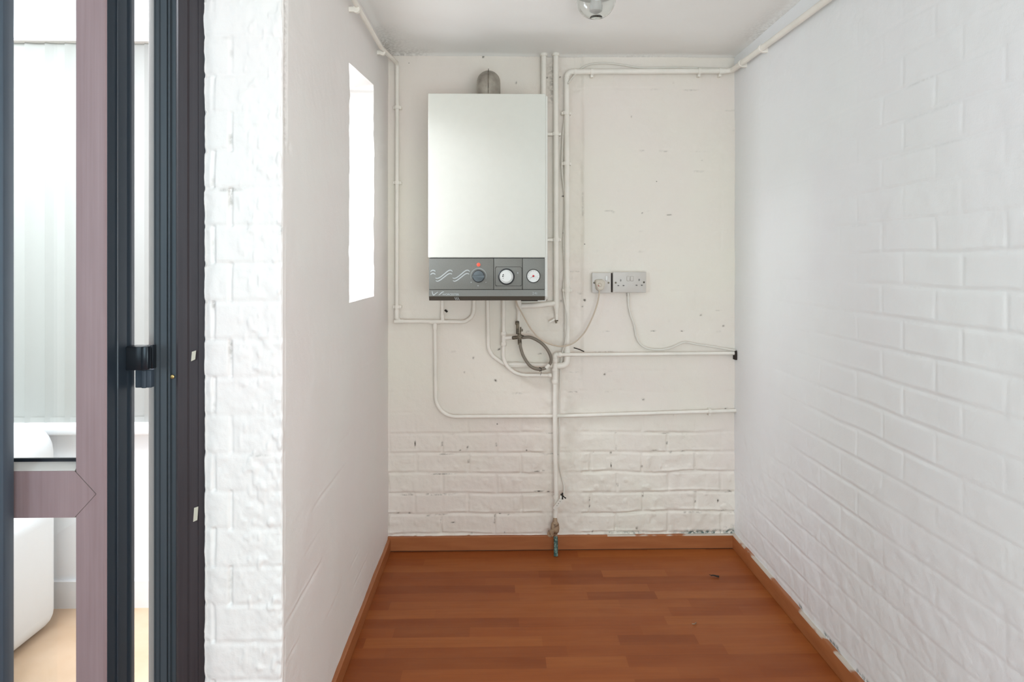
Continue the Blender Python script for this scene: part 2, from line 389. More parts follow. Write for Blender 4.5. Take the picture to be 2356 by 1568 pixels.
# ---- back wall: facing -Y
def h_back(U, V):
    offl = -0.351; offr = 0.6227
    b1 = bricks(U, V, 0.227, 0.0866, 0.5 - 0.0866 * 6, offl, n=N1, wob=0.0075, jw=0.0085, soft=0.0045)
    b2 = bricks(U, V, 0.227, 0.0866, 0.5 - 0.0866 * 6, offr, n=N1, wob=0.0075, jw=0.0085, soft=0.0045)
    # row 0 from z0: make row parity match joints read from the lower courses
    left = U < 0.33
    bed = np.where(left, b1[0], b2[0]); perp = np.where(left, b1[1], b2[1]); row = b1[2]; sd = b1[3]
    rnd = N2(U * 4, V * 4 + 9)
    m = 1 - sst(0.42, 0.62, V + N3(U * 3, V * 3) * 0.15)
    m = np.maximum(m, 0.16 * sst(-0.12, 0.2, N3(U * 5 + 3, V * 5)))
    m = m * (0.55 + 0.6 * sst(-0.35, 0.3, rnd))
    chase = sst(0.17, 0.20, U) * (1 - sst(0.355, 0.372, U))           # rough chased strip behind the pipes
    m = m * (1 - 0.8 * chase * (V < 0.55))
    ragged = 0.55 + 0.9 * sst(-0.3, 0.3, N3(U * 26, V * 26)) * sst(-0.4, 0.2, N1(U * 7, V * 9))
    h = -0.0058 * m * ragged * np.maximum(bed, perp * 1.0)
    h = h + 0.0030 * np.exp(-((sd - 0.009) / 0.005) ** 2) * m * sst(-0.1, 0.25, N2(U * 16, V * 6))
    # each brick sits a little in or out
    h = h + 0.0022 * N2(b1[4] * 3.7 + row * 1.3, row * 2.9) * m
    h = h + 0.004 * fbm(N1, U, V, 5) + 0.0016 * fbm(N2, U, V, 30, 3) * (0.5 + m) + 0.0028 * fbm(N3, U, V, 13, 3) * m + 0.002 * sst(0.2, 0.4, N2(U * 40, V * 34)) * m
    h = h - 0.006 * chase * sst(0.6, 0.9, V) + 0.005 * chase * fbm(N3, U, V, 22, 3)
    edge = np.exp(-((U - 0.366) / 0.004) ** 2) * sst(0.85, 0.95, V) * (1 - sst(1.9, 1.95, V)) * sst(-0.25, 0.1, N3(U, V * 8))
    h = h - 0.002 * edge
    crack = np.exp(-((sd + 0.004 + 0.003 * N3(U * 40, V * 3)) / 0.0024) ** 2) * sst(0.16, 0.32, N2(U * 21 + 60, V * 7)) * sst(0.0, 0.2, N1(U * 4, V * 6)) * (bed > 0.2)
    crack = np.maximum(crack, sst(0.86, 1, perp) * sst(0.3, 0.4, N1(U * 12 + 5, V * 40)) * m)
    dirt_shade = crack * (0.5 + 0.5 * (V < 0.75)) * 0.85 + 0.35 * edge * sst(0.1, 0.3, N3(U, V * 20))
    # dirt along the ceiling line
    dirt_shade = dirt_shade + 0.8 * sst(ZC - 0.012, ZC - 0.002, V) * sst(0.0, 0.2, N2(U * 7, V + 3))
    dirt_shade = dirt_shade + 0.45 * sst(0.1, 0.35, N1(U * 14, V * 5)) * np.exp(-((U - 0.235) / 0.02) ** 2) * (V > 1.0)
    mould = sst(0.085, 0.066, V) * sst(0.38, 0.75, U) * sst(-0.15, 0.15, N3(U * 9, 3 + V * 0)) * 1.0
    mould = np.maximum(mould, np.exp(-((U - XR + 0.02) / 0.02) ** 2) * sst(0.11, 0.07, V))
    dirt_shade = np.clip(dirt_shade, 0, 1)
    for (px, py, rx, ry, a) in CHIPS:
        p = at(px, py, YB); k = 1 / (F / YB); du = U - p.x; dv = V - p.z; ca, sa = math.cos(R(a)), math.sin(R(a))
        e = ((du * ca + dv * sa) / (rx * 0.7 * k)) ** 2 + ((-du * sa + dv * ca) / (ry * 0.75 * k)) ** 2
        dirt_shade = np.maximum(dirt_shade, 1.75 * np.exp(-e)); h = h - 0.002 * np.exp(-e)
    return h, {'dirt_shade': dirt_shade, 'mould': np.clip(mould, 0, 1)}
# chips and dirty nail holes in the paint: place on the wall, half sizes, slope
CHIPS = [(1140, 875, 2.5, 3.5, 40), (1089, 823, 2.5, 2.5, 0), (1158, 820, 2, 2, 0), (1068, 856, 2, 1.6, 0), (1148, 803, 5, 2, 28), (1243, 813, 6, 1.4, 0), (1340, 705, 2, 2, 0), (1345, 690, 4, 3, -30),
         (1548, 950, 2.2, 6, 5), (1664, 749, 3, 2, 0), (1613, 724, 3, 1.6, 20), (1391, 861, 2.5, 2.5, -40), (1480, 918, 4, 2, -35), (948, 125, 3, 3, 0), (980, 126, 7, 1.8, 0), (1066, 126, 12, 1.2, -3), (1112, 131, 3, 3, 0), (1289, 177, 3, 2.5, 0),
         (1259, 178, 3, 2.5, 0), (1296, 451, 4, 2, 0), (1258, 688, 2.5, 4, 0), (1297, 535, 2, 3, 0), (1291, 692, 3, 2.5, -30), (1190, 905, 14, 1.2, 0), (1075, 1048 - 18, 2, 5, -20), (955, 1020, 1.6, 8, 0), (1058, 1035, 3, 1.6, 0), (1365, 1041, 2, 3, 0), (1405, 1041, 2.2, 3, 0),
         (1357, 1165, 1.5, 5, 0), (1357, 1148, 1.4, 5, 0), (1406, 1070, 1.4, 8, 0), (1543, 1040, 4, 2, 10), (1506, 1036, 9, 1.3, 0), (1572, 1038, 8, 1.3, 0), (1262, 1131, 4, 2, 0), (1240, 1083, 16, 1.4, 4), (1240, 1129, 14, 1.3, 3), (1680, 1130, 6, 1.8, -25), (1652, 1152, 2.5, 4, 0),
         (916, 1178, 4, 1.8, 0), (942, 1180, 3, 1.8, 0), (985, 1186, 5, 1.4, 0), (1042, 1201, 5, 1.4, 0), (1150, 1182, 3, 1.3, 0), (1170, 1183, 3, 1.3, 0), (1663, 1174, 9, 1.4, 2), (1085, 1226, 2, 2, 0), (1161, 1224, 2, 2, 0), (1404, 1224, 3, 1.8, 0), (1363, 1222, 2, 4, 0), (1264, 1222, 5, 2.5, 0), (1465, 1214, 2, 4, 0),
         (1550, 190, 1.6, 1.6, 0), (1453, 268, 1.4, 1.4, 0), (1615, 368, 1.4, 1.4, 0), (1187, 190, 1.5, 4, 0), (1412, 488, 4, 1.2, 0), (1540, 494, 6, 1.0, 0), (1478, 490, 2, 1.4, 0), (1570, 761, 4, 1.2, 0), (1503, 761, 6, 1.1, 0), (1335, 675, 5, 1.4, 0), (1213, 763, 5, 1.6, 10), (1670, 940, 5, 1.8, 20), (1283, 1045, 3, 2, 0)]
g = grid_mesh('wall_back', '', lambda U, V, h: np.stack([U, YB - h, V], -1), lin_steps(XL - 0.02, XR + 0.02, 0.0042), lin_steps(-0.02, ZC + 0.02, 0.0042), h_back)
join_grids('wall_back', 'paint_back_wall', [g])
# ---- right wall: facing -X; u = Y
def h_right(U, V):
    bed, perp, row, sd, ci = bricks(U, V, 0.217, 0.0833, 1.254 - 0.0833 * 16, 1.549, 0.42, n=N2, wob=0.0028, jw=0.0085, soft=0.004)
    m = 0.25 + 0.75 * sst(0.05, 0.45, (2.35 - U) * 0.5 + (1.3 - V) * 0.30 + N3(U * 2.5, V * 2.5) * 0.6)
    m = m * (0.45 + 0.7 * sst(-0.3, 0.25, N1(U * 3, V * 5)))
    m = m * (1 - 0.85 * sst(1.75, 2.0, V))
    m = m * 0.52
    h = -0.0034 * m * np.maximum(bed, 0.55 * perp)
    h = h + 0.0012 * m * np.exp(-((sd - 0.0085) / 0.0035) ** 2)
    h = h + 0.0010 * N2(ci * 3.7 + row * 1.3, row * 2.9) * m
    low = 1 - sst(0.35, 0.75, V)
    h = h + 0.003 * fbm(N3, U, V, 4) + (0.0006 + 0.0016 * low) * fbm(N1, U, V, 26, 3)
    dirt_shade = 0.3 * np.exp(-((sd + 0.003) / 0.002) ** 2) * sst(0.22, 0.4, N1(U * 8, V * 6)) * m
    mould = np.exp(-((V - 0.068) / 0.006) ** 2) * sst(0.05, 0.3, N3(U * 16, V * 0 + 8)) * 0.9
    return h, {'dirt_shade': np.clip(dirt_shade, 0, 1), 'mould': np.clip(mould, 0, 1)}
PR = lambda U, V, h: np.stack([XR - h, U, V], -1)
gs = [grid_mesh('', '', PR, np.concatenate([lin_steps(-4.5, 1.1, 0.03)[:-1], lin_steps(1.1, YB + 0.02, 0.0045)]), lin_steps(-0.02, ZC + 0.02, 0.0045), h_right)]
join_grids('wall_right', 'paint_right_wall', gs)
# ---- left wall: a strip folded round the brick end, with an opening
OY0, OY1, OZ0, OZ1 = 2.125, 2.548, 1.102, 1.878
def left_strip():
    rad = 0.006
    segs = [((PXL, YB + 0.0), (PXL, PY)), ((PXL, PY), (XL, PY)), ((XL, PY), (XL, YB + 0.02))]
    L1 = YB - PY; L2 = XL - PXL; L3 = YB + 0.02 - PY
    def P(U, V, h):
        U = np.asarray(U); x = np.empty(U.shape); y = np.empty(U.shape); nx = np.zeros(U.shape); ny = np.zeros(U.shape)
        a = U < L1; b = (U >= L1) & (U <= L1 + L2); c = U > L1 + L2
        x[a] = PXL; y[a] = (YB - U)[a]; nx[a] = -1
        x[b] = (PXL + (U - L1))[b]; y[b] = PY; ny[b] = -1
        x[c] = XL; y[c] = (PY + (U - L1 - L2))[c]; nx[c] = 1
        # round the two corners
        for cu, cx, cy, sx in ((L1, PXL, PY, -1), (L1 + L2, XL, PY, 1)):
            d = U - cu; m = np.abs(d) < rad
            t = (d[m] / rad + 1) / 2 * (math.pi / 2)
            if sx < 0: n0 = np.cos(t) * -1; n1 = -np.sin(t)
            else: n0 = np.sin(t); n1 = -np.cos(t)
            x[m] = cx - sx * rad + n0 * rad; y[m] = cy + rad + n1 * rad; nx[m] = n0; ny[m] = n1
        z = V.copy()
        # hand-cut opening: lintel slopes, edges wander
        if True:
            near = np.exp(-((V - OZ1) / 0.12) ** 2); z = z + np.where(c, near * (y - 2.336) * 0.10, 0)
            dy = np.minimum(np.abs(y - OY0), np.abs(y - OY1)); wz = np.exp(-(dy / 0.05) ** 2) * ((V > OZ0 - .02) & (V < OZ1 + .02))
            y = np.where(c | a, y + 0.012 * wz * (N2(V * 11 + 3, y * 0 + np.where(y > 2.33, 9, 2)) + 0.9 * N1(V * 34, y * 0 + np.where(y > 2.33, 4, 14))), y)
        return np.stack([x + nx * h, y + ny * h, z], -1)
    def H(U, V):
        a = U < L1; b = (U >= L1 - 0.012) & (U <= L1 + L2 + 0.004); c = U > L1 + L2
        s = U - L1                                        # across the brick end, 0 at its left corner
        V2 = V + 0.002 * N1(U * 10, V * 4)
        r = (V2 - 1.144) / 0.0822; row = np.floor(r); fr = r - row; db = np.minimum(fr, 1 - fr) * 0.0822
        sd = np.where(fr < 0.5, fr, fr - 1) * 0.0822
        jx = np.where(row % 2 == 0, L2 - 0.1125, 0.028)
        dj = np.abs(s - jx + 0.004 * N2(U * 20, V * 12))
        bed = 1 - sst(0.002, 0.008, db); perp = (1 - sst(0.0015, 0.0065, dj)) * sst(-0.45, 0.0, N3(V * 7, row))
        cor = np.exp(-(np.minimum(np.abs(U - L1), np.abs(U - L1 - L2)) / 0.012) ** 2)
        hb = -0.0028 * bed * (0.55 + N3(U * 12, V * 8) * 0.8) - 0.0060 * perp - 0.0012 * cor * bed
        hb = hb - 0.009 * np.exp(-(s / 0.020) ** 2)
        hb = hb + 0.0019 * fbm(N2, U, V, 42, 3) * (1 + 0.8 * sst(0.06, 0.15, s)) + 0.0025 * fbm(N1, U, V, 8, 2) + 0.004 * cor * N3(U * 3, V * 55)
        # bubbly paint on the outer part
        hb = hb + 0.0024 * sst(0.16, 0.36, N1(U * 95, V * 60)) * sst(0.05, 0.12, s)
        # closet side: smooth paint, faint ridged joints low down
        bd, pp, rw, sd3, ci = bricks(U - L1 - L2, V, 0.227, 0.0866, 0.0, 0.05, n=N1, wob=0.006, jw=0.012)
        m = (1 - sst(0.45, 1.0, V + N3(U * 2, V * 2) * 0.3)) * sst(-0.25, 0.2, N2(U * 4, V * 6 + 30))
        m = m * sst(-0.15, 0.3, N1(U * 5 + 9, V * 14)); hc = 0.0020 * np.exp(-((sd3 - 0.006) / 0.004) ** 2) * m - 0.0018 * m * bd + 0.003 * fbm(N2, U, V, 4.5) + 0.0006 * fbm(N3, U, V, 25, 2)
        e = U - L1 - L2
        notch = np.exp(-((e - 0.022) / 0.010) ** 4) * sst(1.46, 1.50, V + 0.02 * N1(V * 40, U)) * (1.0)
        hc = hc - 0.005 * notch - 0.003 * np.exp(-((e - 0.05) / 0.012) ** 2 - ((V - 1.485) / 0.012) ** 2)
        lip = np.exp(-((e - 0.012) / 0.0035) ** 2) * sst(1.46, 1.42, V) * sst(-0.2, 0.0, N3(V * 12, row))
        hc = hc - 0.003 * lip
        hc = hc * sst(0, 0.012, e) + np.where(e < 0.012, 0.004 * cor * N3(U * 3, V * 55) * (1 - sst(0, 0.012, e)), 0)
        h = np.where(b & ~c, hb, np.where(c, hc, 0.001 * fbm(N2, U, V, 12, 2)))
        dirt_shade = np.where(b, 0.55 * np.exp(-((sd + 0.003) / 0.003) ** 2) * sst(0.3, 0.45, N2(U * 15, V * 15)) + 0.5 * perp * sst(0.0, 0.25, N1(U * 5, V * 22)), 0)
        dirt_shade = dirt_shade + np.where(c, 0.35 * notch, 0)  # shadow inside the chipped notch, painted into the wall colour
        return h, {'dirt_shade': np.clip(dirt_shade, 0, 1), 'mould': np.where(b, 0.4 * np.exp(-(np.abs(s - L2) / 0.006) ** 2) * sst(0.25, 0.4, N3(V * 20, U)), 0)}
    c1 = [YB - OY1, YB - OY0]; c3 = [L1 + L2 + OY0 - PY, L1 + L2 + OY1 - PY]
    us = np.unique(np.concatenate([lin_steps(0, c1[0], 0.02), lin_steps(c1[0], c1[1], 0.012), lin_steps(c1[1], L1 - 0.008, 0.02), lin_steps(L1 - 0.008, L1 + 0.008, 0.0016),
        lin_steps(L1 + 0.008, L1 + L2 - 0.008, 0.0024), lin_steps(L1 + L2 - 0.008, L1 + L2 + 0.008, 0.0016), lin_steps(L1 + L2 + 0.008, c3[0], 0.0055), lin_steps(c3[0], c3[1], 0.0055), lin_steps(c3[1], L1 + L2 + L3, 0.0055)]).round(7))
    vs_ = np.unique(np.concatenate([lin_steps(-0.2, OZ0, 0.004), lin_steps(OZ0, OZ1, 0.004), lin_steps(OZ1, 2.3, 0.004)]).round(7))
    def keep(u, v):
        inz = (v > OZ0) & (v < OZ1); return ~(inz & (((u > c1[0]) & (u < c1[1])) | ((u > c3[0]) & (u < c3[1]))))
    g = grid_mesh('', '', P, us, vs_, H, keep)
    # reveals: sample the two borders with P and loft between them
    def loft(nu, fa, fb, n=14):
        A_, B_ = fa, fb; t = np.linspace(0, 1, n)[None, :, None]
        co = A_[:, None, :] * (1 - t) + B_[:, None, :] * t
        k, m_ = co.shape[:2]; co = co.reshape(-1, 3); idx = np.arange(k * m_).reshape(k, m_)
        q = np.stack([idx[:-1, :-1], idx[1:, :-1], idx[1:, 1:], idx[:-1, 1:]], -1).reshape(-1, 4)
        return co, q
    parts = [g]
    def brd(u, v):
        u = np.asarray(u, float); v = np.asarray(v, float); h, _ = H(u, v); return P(u, v, h)
    zs = vs_[(vs_ >= OZ0 - 1e-6) & (vs_ <= OZ1 + 1e-6)]
    for i in (0, 1):
        A_ = brd(np.full_like(zs, c3[i] if i == 0 else c3[1]), zs); B_ = brd(np.full_like(zs, c1[1] if i == 0 else c1[0]), zs)
        co, q = loft(0, A_, B_)
        r = (co[:, 2] - 1.13) / 0.0833; fr = r - np.floor(r); db = np.minimum(fr, 1 - fr) * 0.0833
        inner = np.tile(np.sin(np.linspace(0, math.pi, 14)), len(zs))
        co[:, 1] += (1 if i else -1) * (0.006 * (1 - sst(0.002, 0.008, db)) - 0.003 * fbm(N2, co[:, 0], co[:, 2], 20, 2)) * np.clip(inner * 3, 0, 1)
        parts.append((co, q, {}))
    ys = us[(us >= c3[0] - 1e-6) & (us <= c3[1] + 1e-6)]
    for zz in (OZ0, OZ1):
        A_ = brd(ys, np.full_like(ys, zz)); B_ = brd(c1[1] - (ys - c3[0]), np.full_like(ys, zz)); co, q = loft(0, A_, B_); parts.append((co, q, {}))
    return parts
join_grids('wall_left', 'paint_left_wall', left_strip())
# ---- ceiling and floor of the closet
def h_ceil(U, V):
    h = 0.003 * fbm(N2, U, V, 3) + 0.0008 * fbm(N3, U, V, 14, 2)
    # soft cove of old paint and filler at the wall junctions
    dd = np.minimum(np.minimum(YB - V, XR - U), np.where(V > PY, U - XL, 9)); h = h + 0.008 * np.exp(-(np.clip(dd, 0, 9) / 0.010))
    dirt_shade = 0.55 * np.exp(-(np.clip(dd, 0, 9) / 0.05)) * sst(-0.15, 0.35, N1(U * 5, V * 5)) * np.where(YB - V < 0.2, 1, 0.6)  # shade of the corners painted into the colour along with dirt
    return h, {'dirt_shade': np.clip(dirt_shade, 0, 1)}
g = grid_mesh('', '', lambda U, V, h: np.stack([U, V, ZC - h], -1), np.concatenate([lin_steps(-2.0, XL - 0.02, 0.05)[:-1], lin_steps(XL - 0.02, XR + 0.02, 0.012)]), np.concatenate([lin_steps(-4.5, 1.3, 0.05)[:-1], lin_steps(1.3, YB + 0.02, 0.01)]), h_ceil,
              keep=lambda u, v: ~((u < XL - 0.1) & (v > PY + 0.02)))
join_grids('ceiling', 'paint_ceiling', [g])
struct(MB().box((-2.0, -4.5, -0.04), (XR + 0.02, PY + 0.02, 0)).box((XL - 0.01, PY + 0.02, -0.04), (XR + 0.02, YB + 0.02, 0)).build('floor', 'laminate_floor'))
struct(MB().box((-2.06, -4.6, -0.04), (XR + 0.05, -4.5, ZC + 0.05)).build('wall_front', 'paint_right_wall'))
struct(MB().box((-2.1, -4.5, -0.04), (-2.0, 1.33, ZC + 0.05)).build('wall_side', 'paint_right_wall'))
# ---- skirting
def skirt(name, pts, ax, a, b):
    return struct(MB().prism(pts, ax, a, b).build(name, 'skirting_wood'))
SK = 0.061
struct(MB().prism([(YB + 0.015, 0.003), (YB - 0.013, 0.003), (YB - 0.013, SK - 0.003), (YB - 0.010, SK), (YB + 0.015, SK)], 'x', XL, XR - 0.012).build('baseboard_back', 'skirting_wood'))
struct(MB().prism([(XR + 0.01, 0.0015), (XR - 0.013, 0.0015), (XR - 0.013, SK - 0.003), (XR - 0.010, SK + 0.001), (XR + 0.01, SK + 0.001)], 'y', -4.4, YB - 0.001).build('baseboard_right', 'skirting_wood'))
struct(MB().prism([(XL - 0.01, 0.0015), (XL + 0.012, 0.0015), (XL + 0.012, 0.050), (XL + 0.008, 0.054), (XL - 0.01, 0.054)], 'y', PY + 0.01, YB - 0.014).build('baseboard_left', 'skirting_wood'))
# dark gap under the skirtings
struct(MB().box((XL, YB - 0.011, 0.0), (XR - 0.012, YB + 0.01, 0.003)).box((XR - 0.011, -4.4, 0.0), (XR + 0.01, YB - 0.013, 0.0015)).build('trim_1', 'dirt_black'), 'dark gap under the skirting boards')
# ------------------------------------------------------------------ the bright room next door
struct(MB().box((FX0, PY + 0.03, FZ - 0.04), (PXL, FY + 0.1, FZ)).build('floor_next', 'next_floor'))
struct(MB().box((FX0, PY + 0.03, FC), (PXL, FY + 0.3, FC + 0.05)).build('ceiling_next', 'paint_next_room'))
struct(MB().box((FX0 - 0.1, PY + 0.03, FZ), (FX0, FY + 0.3, FC)).build('wall_next_side', 'paint_next_room'))
WX0, WX1 = -2.9, -1.20
zs0 = at(330, 1001, FY - 0.06).z; zs1 = at(330, 976, FY - 0.06).z      # window sill
WZ0, WZ1 = zs0 + 0.01, 2.13
WT = 0.25
struct(MB().box((FX0, FY, FZ), (PXL + 0.02, FY + WT, WZ0)).box((FX0, FY, WZ1), (PXL + 0.02, FY + WT, FC)).box((FX0, FY, WZ0), (WX0, FY + WT, WZ1)).box((WX1, FY, WZ0), (PXL + 0.02, FY + WT, WZ1)).build('wall_next_back', 'paint_next_room'))
bb = at(330, 1330, FY).z
struct(MB().prism([(FY, FZ), (FY - 0.015, FZ), (FY - 0.015, bb - 0.004), (FY - 0.011, bb), (FY, bb)], 'x', FX0, PXL).build('baseboard_next', 'sill_white'))
struct(MB().prism([(FY + 0.2, zs0), (FY - 0.05, zs0), (FY - 0.055, zs0 + 0.006), (FY - 0.055, zs1 - 0.008), (FY - 0.047, zs1), (FY + 0.2, zs1)], 'x', WX0 - 0.05, WX1 + 0.05).build('trim_2', 'sill_white'), 'white window sill below the vertical blinds')
wf = MB()
for (x0, x1) in ((WX0, WX0 + 0.06), (WX1 - 0.06, WX1), ((WX0 + WX1) / 2 - 0.04, (WX0 + WX1) / 2 + 0.04)): wf.box((x0, FY + 0.13, zs1), (x1, FY + 0.19, WZ1), 0.004)
wf.box((WX0, FY + 0.13, zs1), (WX1, FY + 0.19, zs1 + 0.07), 0.004).box((WX0, FY + 0.13, WZ1 - 0.07), (WX1, FY + 0.19, WZ1), 0.004)
win = struct(wf.build('window_1', 'sill_white'))
MB().box((WX0 + 0.05, FY + 0.158, zs1 + 0.06), (WX1 - 0.05, FY + 0.162, WZ1 - 0.06)).build('pane', 'window_glass', win)
# vertical blind
BY = FY - 0.02
zt = at(100, 97, BY).z; zb = at(100, 977, BY - 0.0).z
bl = thing('vertical_blind', ((WX0 + WX1) / 2, BY, zt), 'white vertical blind with wide fabric slats hanging at the bright window beyond the door', 'blind')
hr = MB().box((WX0, BY - 0.03, zt + 0.004), (WX1 + 0.03, BY + 0.03, zt + 0.045), 0.004).build('headrail', 'sill_white', bl)
MB().box((WX0, BY - 0.026, zt - 0.002), (WX1 + 0.03, BY + 0.026, zt + 0.004)).build('rail_channel', 'grey_strip', hr)
pitch = 45 * (2.73) / F; x_e = at(61, 100, BY).x
k = -14
me0 = None
while True:
    xc = x_e + pitch * (k + 0.5); k += 1
    if xc > WX1 + 0.02: break
    if xc < WX0: continue
    m = MB(); n = 8; wv = 0.0445; pts = []
    for i in range(n + 1):
        t = -1 + 2 * i / n; pts.append((t * wv, 0.006 * (1 - t * t) + 0.004 * t))
    pts2 = [(x, y + 0.0009) for x, y in reversed(pts)]
    m.prism(pts + pts2, 'z', zb - zt, 0.0, True)
    m.box((-wv + .002, 0.0015, zb - zt - 0.0), (wv - .002, 0.004, zb - zt + 0.03))
    if me0 is None:
        o = m.build('slat', 'blind_fabric'); me0 = o.data
    else:
        o = bpy.data.objects.new('slat', me0); C.objects.link(o)
    o.parent = bl; o.location = (xc - bl.location.x, 0, 0)
# white covered armchair below the blind
ch = thing('armchair', (-2.2, 2.45, FZ), 'white fabric armchair with rounded back seen through the glass door beside the window', 'chair')
def soft(name, a, b, bev, parent, seg=6, tilt=None):
    m = MB(); m.box(a, b, bev, seg)
    m.v = [tuple(Vector(v) + Vector((0, 0, 0.012 * math.sin(v[0] * 9) * math.cos(v[1] * 7)))) for v in m.v]
    m.sm = [True] * len(m.f)
    return m.build(name, 'sofa_fabric', parent, sharp=False)
soft('backrest', (-2.36, 2.44, FZ + 0.03), (-1.712, 2.705, 0.61), 0.11, ch)
soft('seat', (-2.30, 2.02, FZ + 0.05), (-1.90, 2.50, FZ + 0.42), 0.08, ch)
soft('armrest', (-1.93, 2.05, FZ + 0.0), (-1.70, 2.66, 0.32), 0.07, ch)
soft('armrest', (-2.48, 2.05, FZ + 0.0), (-2.27, 2.64, 0.32), 0.085, ch)
# ------------------------------------------------------------------ doors (dark frames at the left)
ZT, ZB = 2.25, -0.1
def px_x(px, Y): return at(px, 603, Y).x
# fixed jamb against the brick end: stepped profile, grooves
d1 = thing('door_1', (-0.72, 1.53, 0), None, None); del d1['label']; del d1['category']; struct(d1, 'dark grooved door frame fixed against the painted brick end')
y0 = 1.505
MB().prism([(PXL + 0.004, y0 + 0.11), (PXL + 0.004, y0), (PXL - 0.018, y0), (PXL - 0.021, y0 + 0.004), (PXL - 0.040, y0 + 0.004), (PXL - 0.043, y0), (px_x(410, y0), y0), (px_x(406, y0 + .006), y0 + 0.006), (px_x(405, y0 + .03), y0 + 0.03), (px_x(405, y0 + .11), y0 + 0.11)], 'z', ZB, ZT).build('frame', 'dark_brown_frame', d1)
yb = 1.535
xs = [px_x(p, yb) for p in (405, 399, 397, 393, 391, 387, 385, 371, 369, 367, 360, 358, 354)]
prof = [(xs[0], yb), (xs[1], yb), (xs[2], yb + 0.006), (xs[3], yb + 0.006), (xs[4], yb), (xs[5], yb), (xs[5], yb + 0.012), (xs[6], yb + 0.012), (xs[6], yb - 0.003), (xs[7], yb - 0.003), (xs[8], yb + 0.001), (xs[9], yb - 0.003), (xs[10], yb - 0.003), (xs[10], yb + 0.010), (xs[11], yb + 0.010), (xs[11], yb), (xs[12], yb), (xs[12], yb + 0.075), (xs[0], yb + 0.075)]
MB().prism(prof, 'z', ZB, ZT).build('jamb', 'dark_frame', d1)
MB().box((px_x(341, 1.60), 1.60, ZB), (px_x(356, 1.60), 1.615, ZT), 0.002).build('draught_strip', 'grey_strip', d1, 'pale grey draught strip')
sc = at(397, 866, 1.533); m = MB().lathe([(0.0045, 0), (0.0045, 0.002), (0.003, 0.003)], (sc.x, sc.y, sc.z), 'y', 12); m.build('screw', 'brass_bright', d1)
for (px, py, hh, mt) in ((445, 818, 0.024, 'tape_pale'), (450, 1182, 0.034, 'tape_pale')):
    p = at(px, py, y0 - 0.0005)
    MB().prism([(p.x - .005, p.z - hh / 2), (p.x + .004, p.z - hh / 2 + .004), (p.x + .006, p.z + hh / 2), (p.x - .003, p.z + hh / 2 - .003)], 'y', y0 - 0.0012, y0).build('tape_scrap', mt, d1, 'pale scrap of tape')
# sliding leaf
LY0, LY1 = 1.42, 1.532
XE = px_x(245, LY0)
d2 = thing('door_2', (XE - 0.4, LY0, 0), None, None); del d2['label']; del d2['category']; struct(d2, 'sliding glass door leaf with mauve brown stile and middle rail')
XS = px_x(172, LY0)
MB().prism([(XE - 0.0005, LY0 + 0.003), (XE - 0.003, LY0), (XS + 0.003, LY0), (XS - 0.001, LY0 + 0.006), (XS - 0.001, LY0 + 0.06), (XE - 0.006, LY0 + 0.06), (XE - 0.006, LY0 + 0.0045)], 'z', ZB, ZT).build('stile', 'rosewood_grey', d2)
e = [(XE - 0.001, LY0 + 0.0035), (XE + 0.0004, LY0 + 0.0035), (XE + 0.0004, LY0 + 0.03), (XE - 0.002, LY0 + 0.032), (XE - 0.002, LY0 + 0.040), (XE + 0.001, LY0 + 0.042), (XE + 0.001, LY0 + 0.075), (XE - 0.002, LY0 + 0.078), (XE + 0.001, LY0 + 0.082), (XE + 0.001, LY1 - 0.006), (XE - 0.004, LY1), (XE - 0.03, LY1), (XE - 0.03, LY0 + 0.062), (XE - 0.001, LY0 + 0.062)]
MB().prism(e, 'z', ZB, ZT).build('edge_profile', 'dark_edge', d2, 'dark blue black edge of the leaf')
zr1 = at(100, 1083, LY0).z; zr0 = at(100, 1190, LY0).z; XW = -1.70
tip = at(221, 1137, LY0)
MB().prism([(XW, zr0), (XS, zr0), (tip.x, (zr0 + zr1) / 2), (XS, zr1), (XW, zr1)], 'y', LY0 - 0.0012, LY0 + 0.05).build('middle_rail', 'rosewood_grey', d2)
g_ = MB(); mid = (zr0 + zr1) / 2
for za in (zr0, zr1):
    a = Vector((XS, LY0 - 0.0003, za)); b = Vector((tip.x, LY0 - 0.0003, mid)); n = Vector((b.z - a.z, 0, -(b.x - a.x))).normalized() * 0.0007
    g_.add([a - n, b - n, b + n, a + n] + [v + Vector((0, 0.002, 0)) for v in (a - n, b - n, b + n, a + n)], [(0, 1, 2, 3), (7, 6, 5, 4), (0, 4, 5, 1), (1, 5, 6, 2), (2, 6, 7, 3), (3, 7, 4, 0)])
g_.build('joint_line', 'panel_dark', d2)
zbead = at(100, 1070, LY0 + 0.02).z
MB().prism([(LY0 + 0.0, zr1 - .001), (LY0 + 0.022, zr1 - .001), (LY0 + 0.022, zr1 + 0.013), (LY0 + 0.012, zr1 + 0.011), (LY0 + 0.002, zr1 + .002)], 'x', XW, XS).build('glazing_bead', 'grey_strip', d2, 'glazing bead above the rail, its reflection painted pale')  # pale material stands in for light reflected by the bead
MB().box((XW, LY0 + 0.022, zr1), (XS, LY0 + 0.028, zr1 + 0.02)).build('gasket', 'black_plastic', d2)
MB().prism([(LY0 + 0.002, zr0 + .001), (LY0 + 0.02, zr0 + .001), (LY0 + 0.02, zr0 - 0.006), (LY0 + 0.008, zr0 - 0.003)], 'x', XW, XS).build('glazing_bead', 'rosewood_grey', d2)
MB().box((XW, LY0, ZB), (XW + 0.065, LY0 + 0.06, ZT), 0.002).build('stile', 'rosewood_grey', d2)
MB().box((XW + .065, LY0, ZB), (XS, LY0 + 0.06, 0.06), 0.002).build('bottom_rail', 'rosewood_grey', d2)
MB().box((XW + .065, LY0, 2.18), (XS, LY0 + 0.06, ZT), 0.002).build('top_rail', 'rosewood_grey', d2)
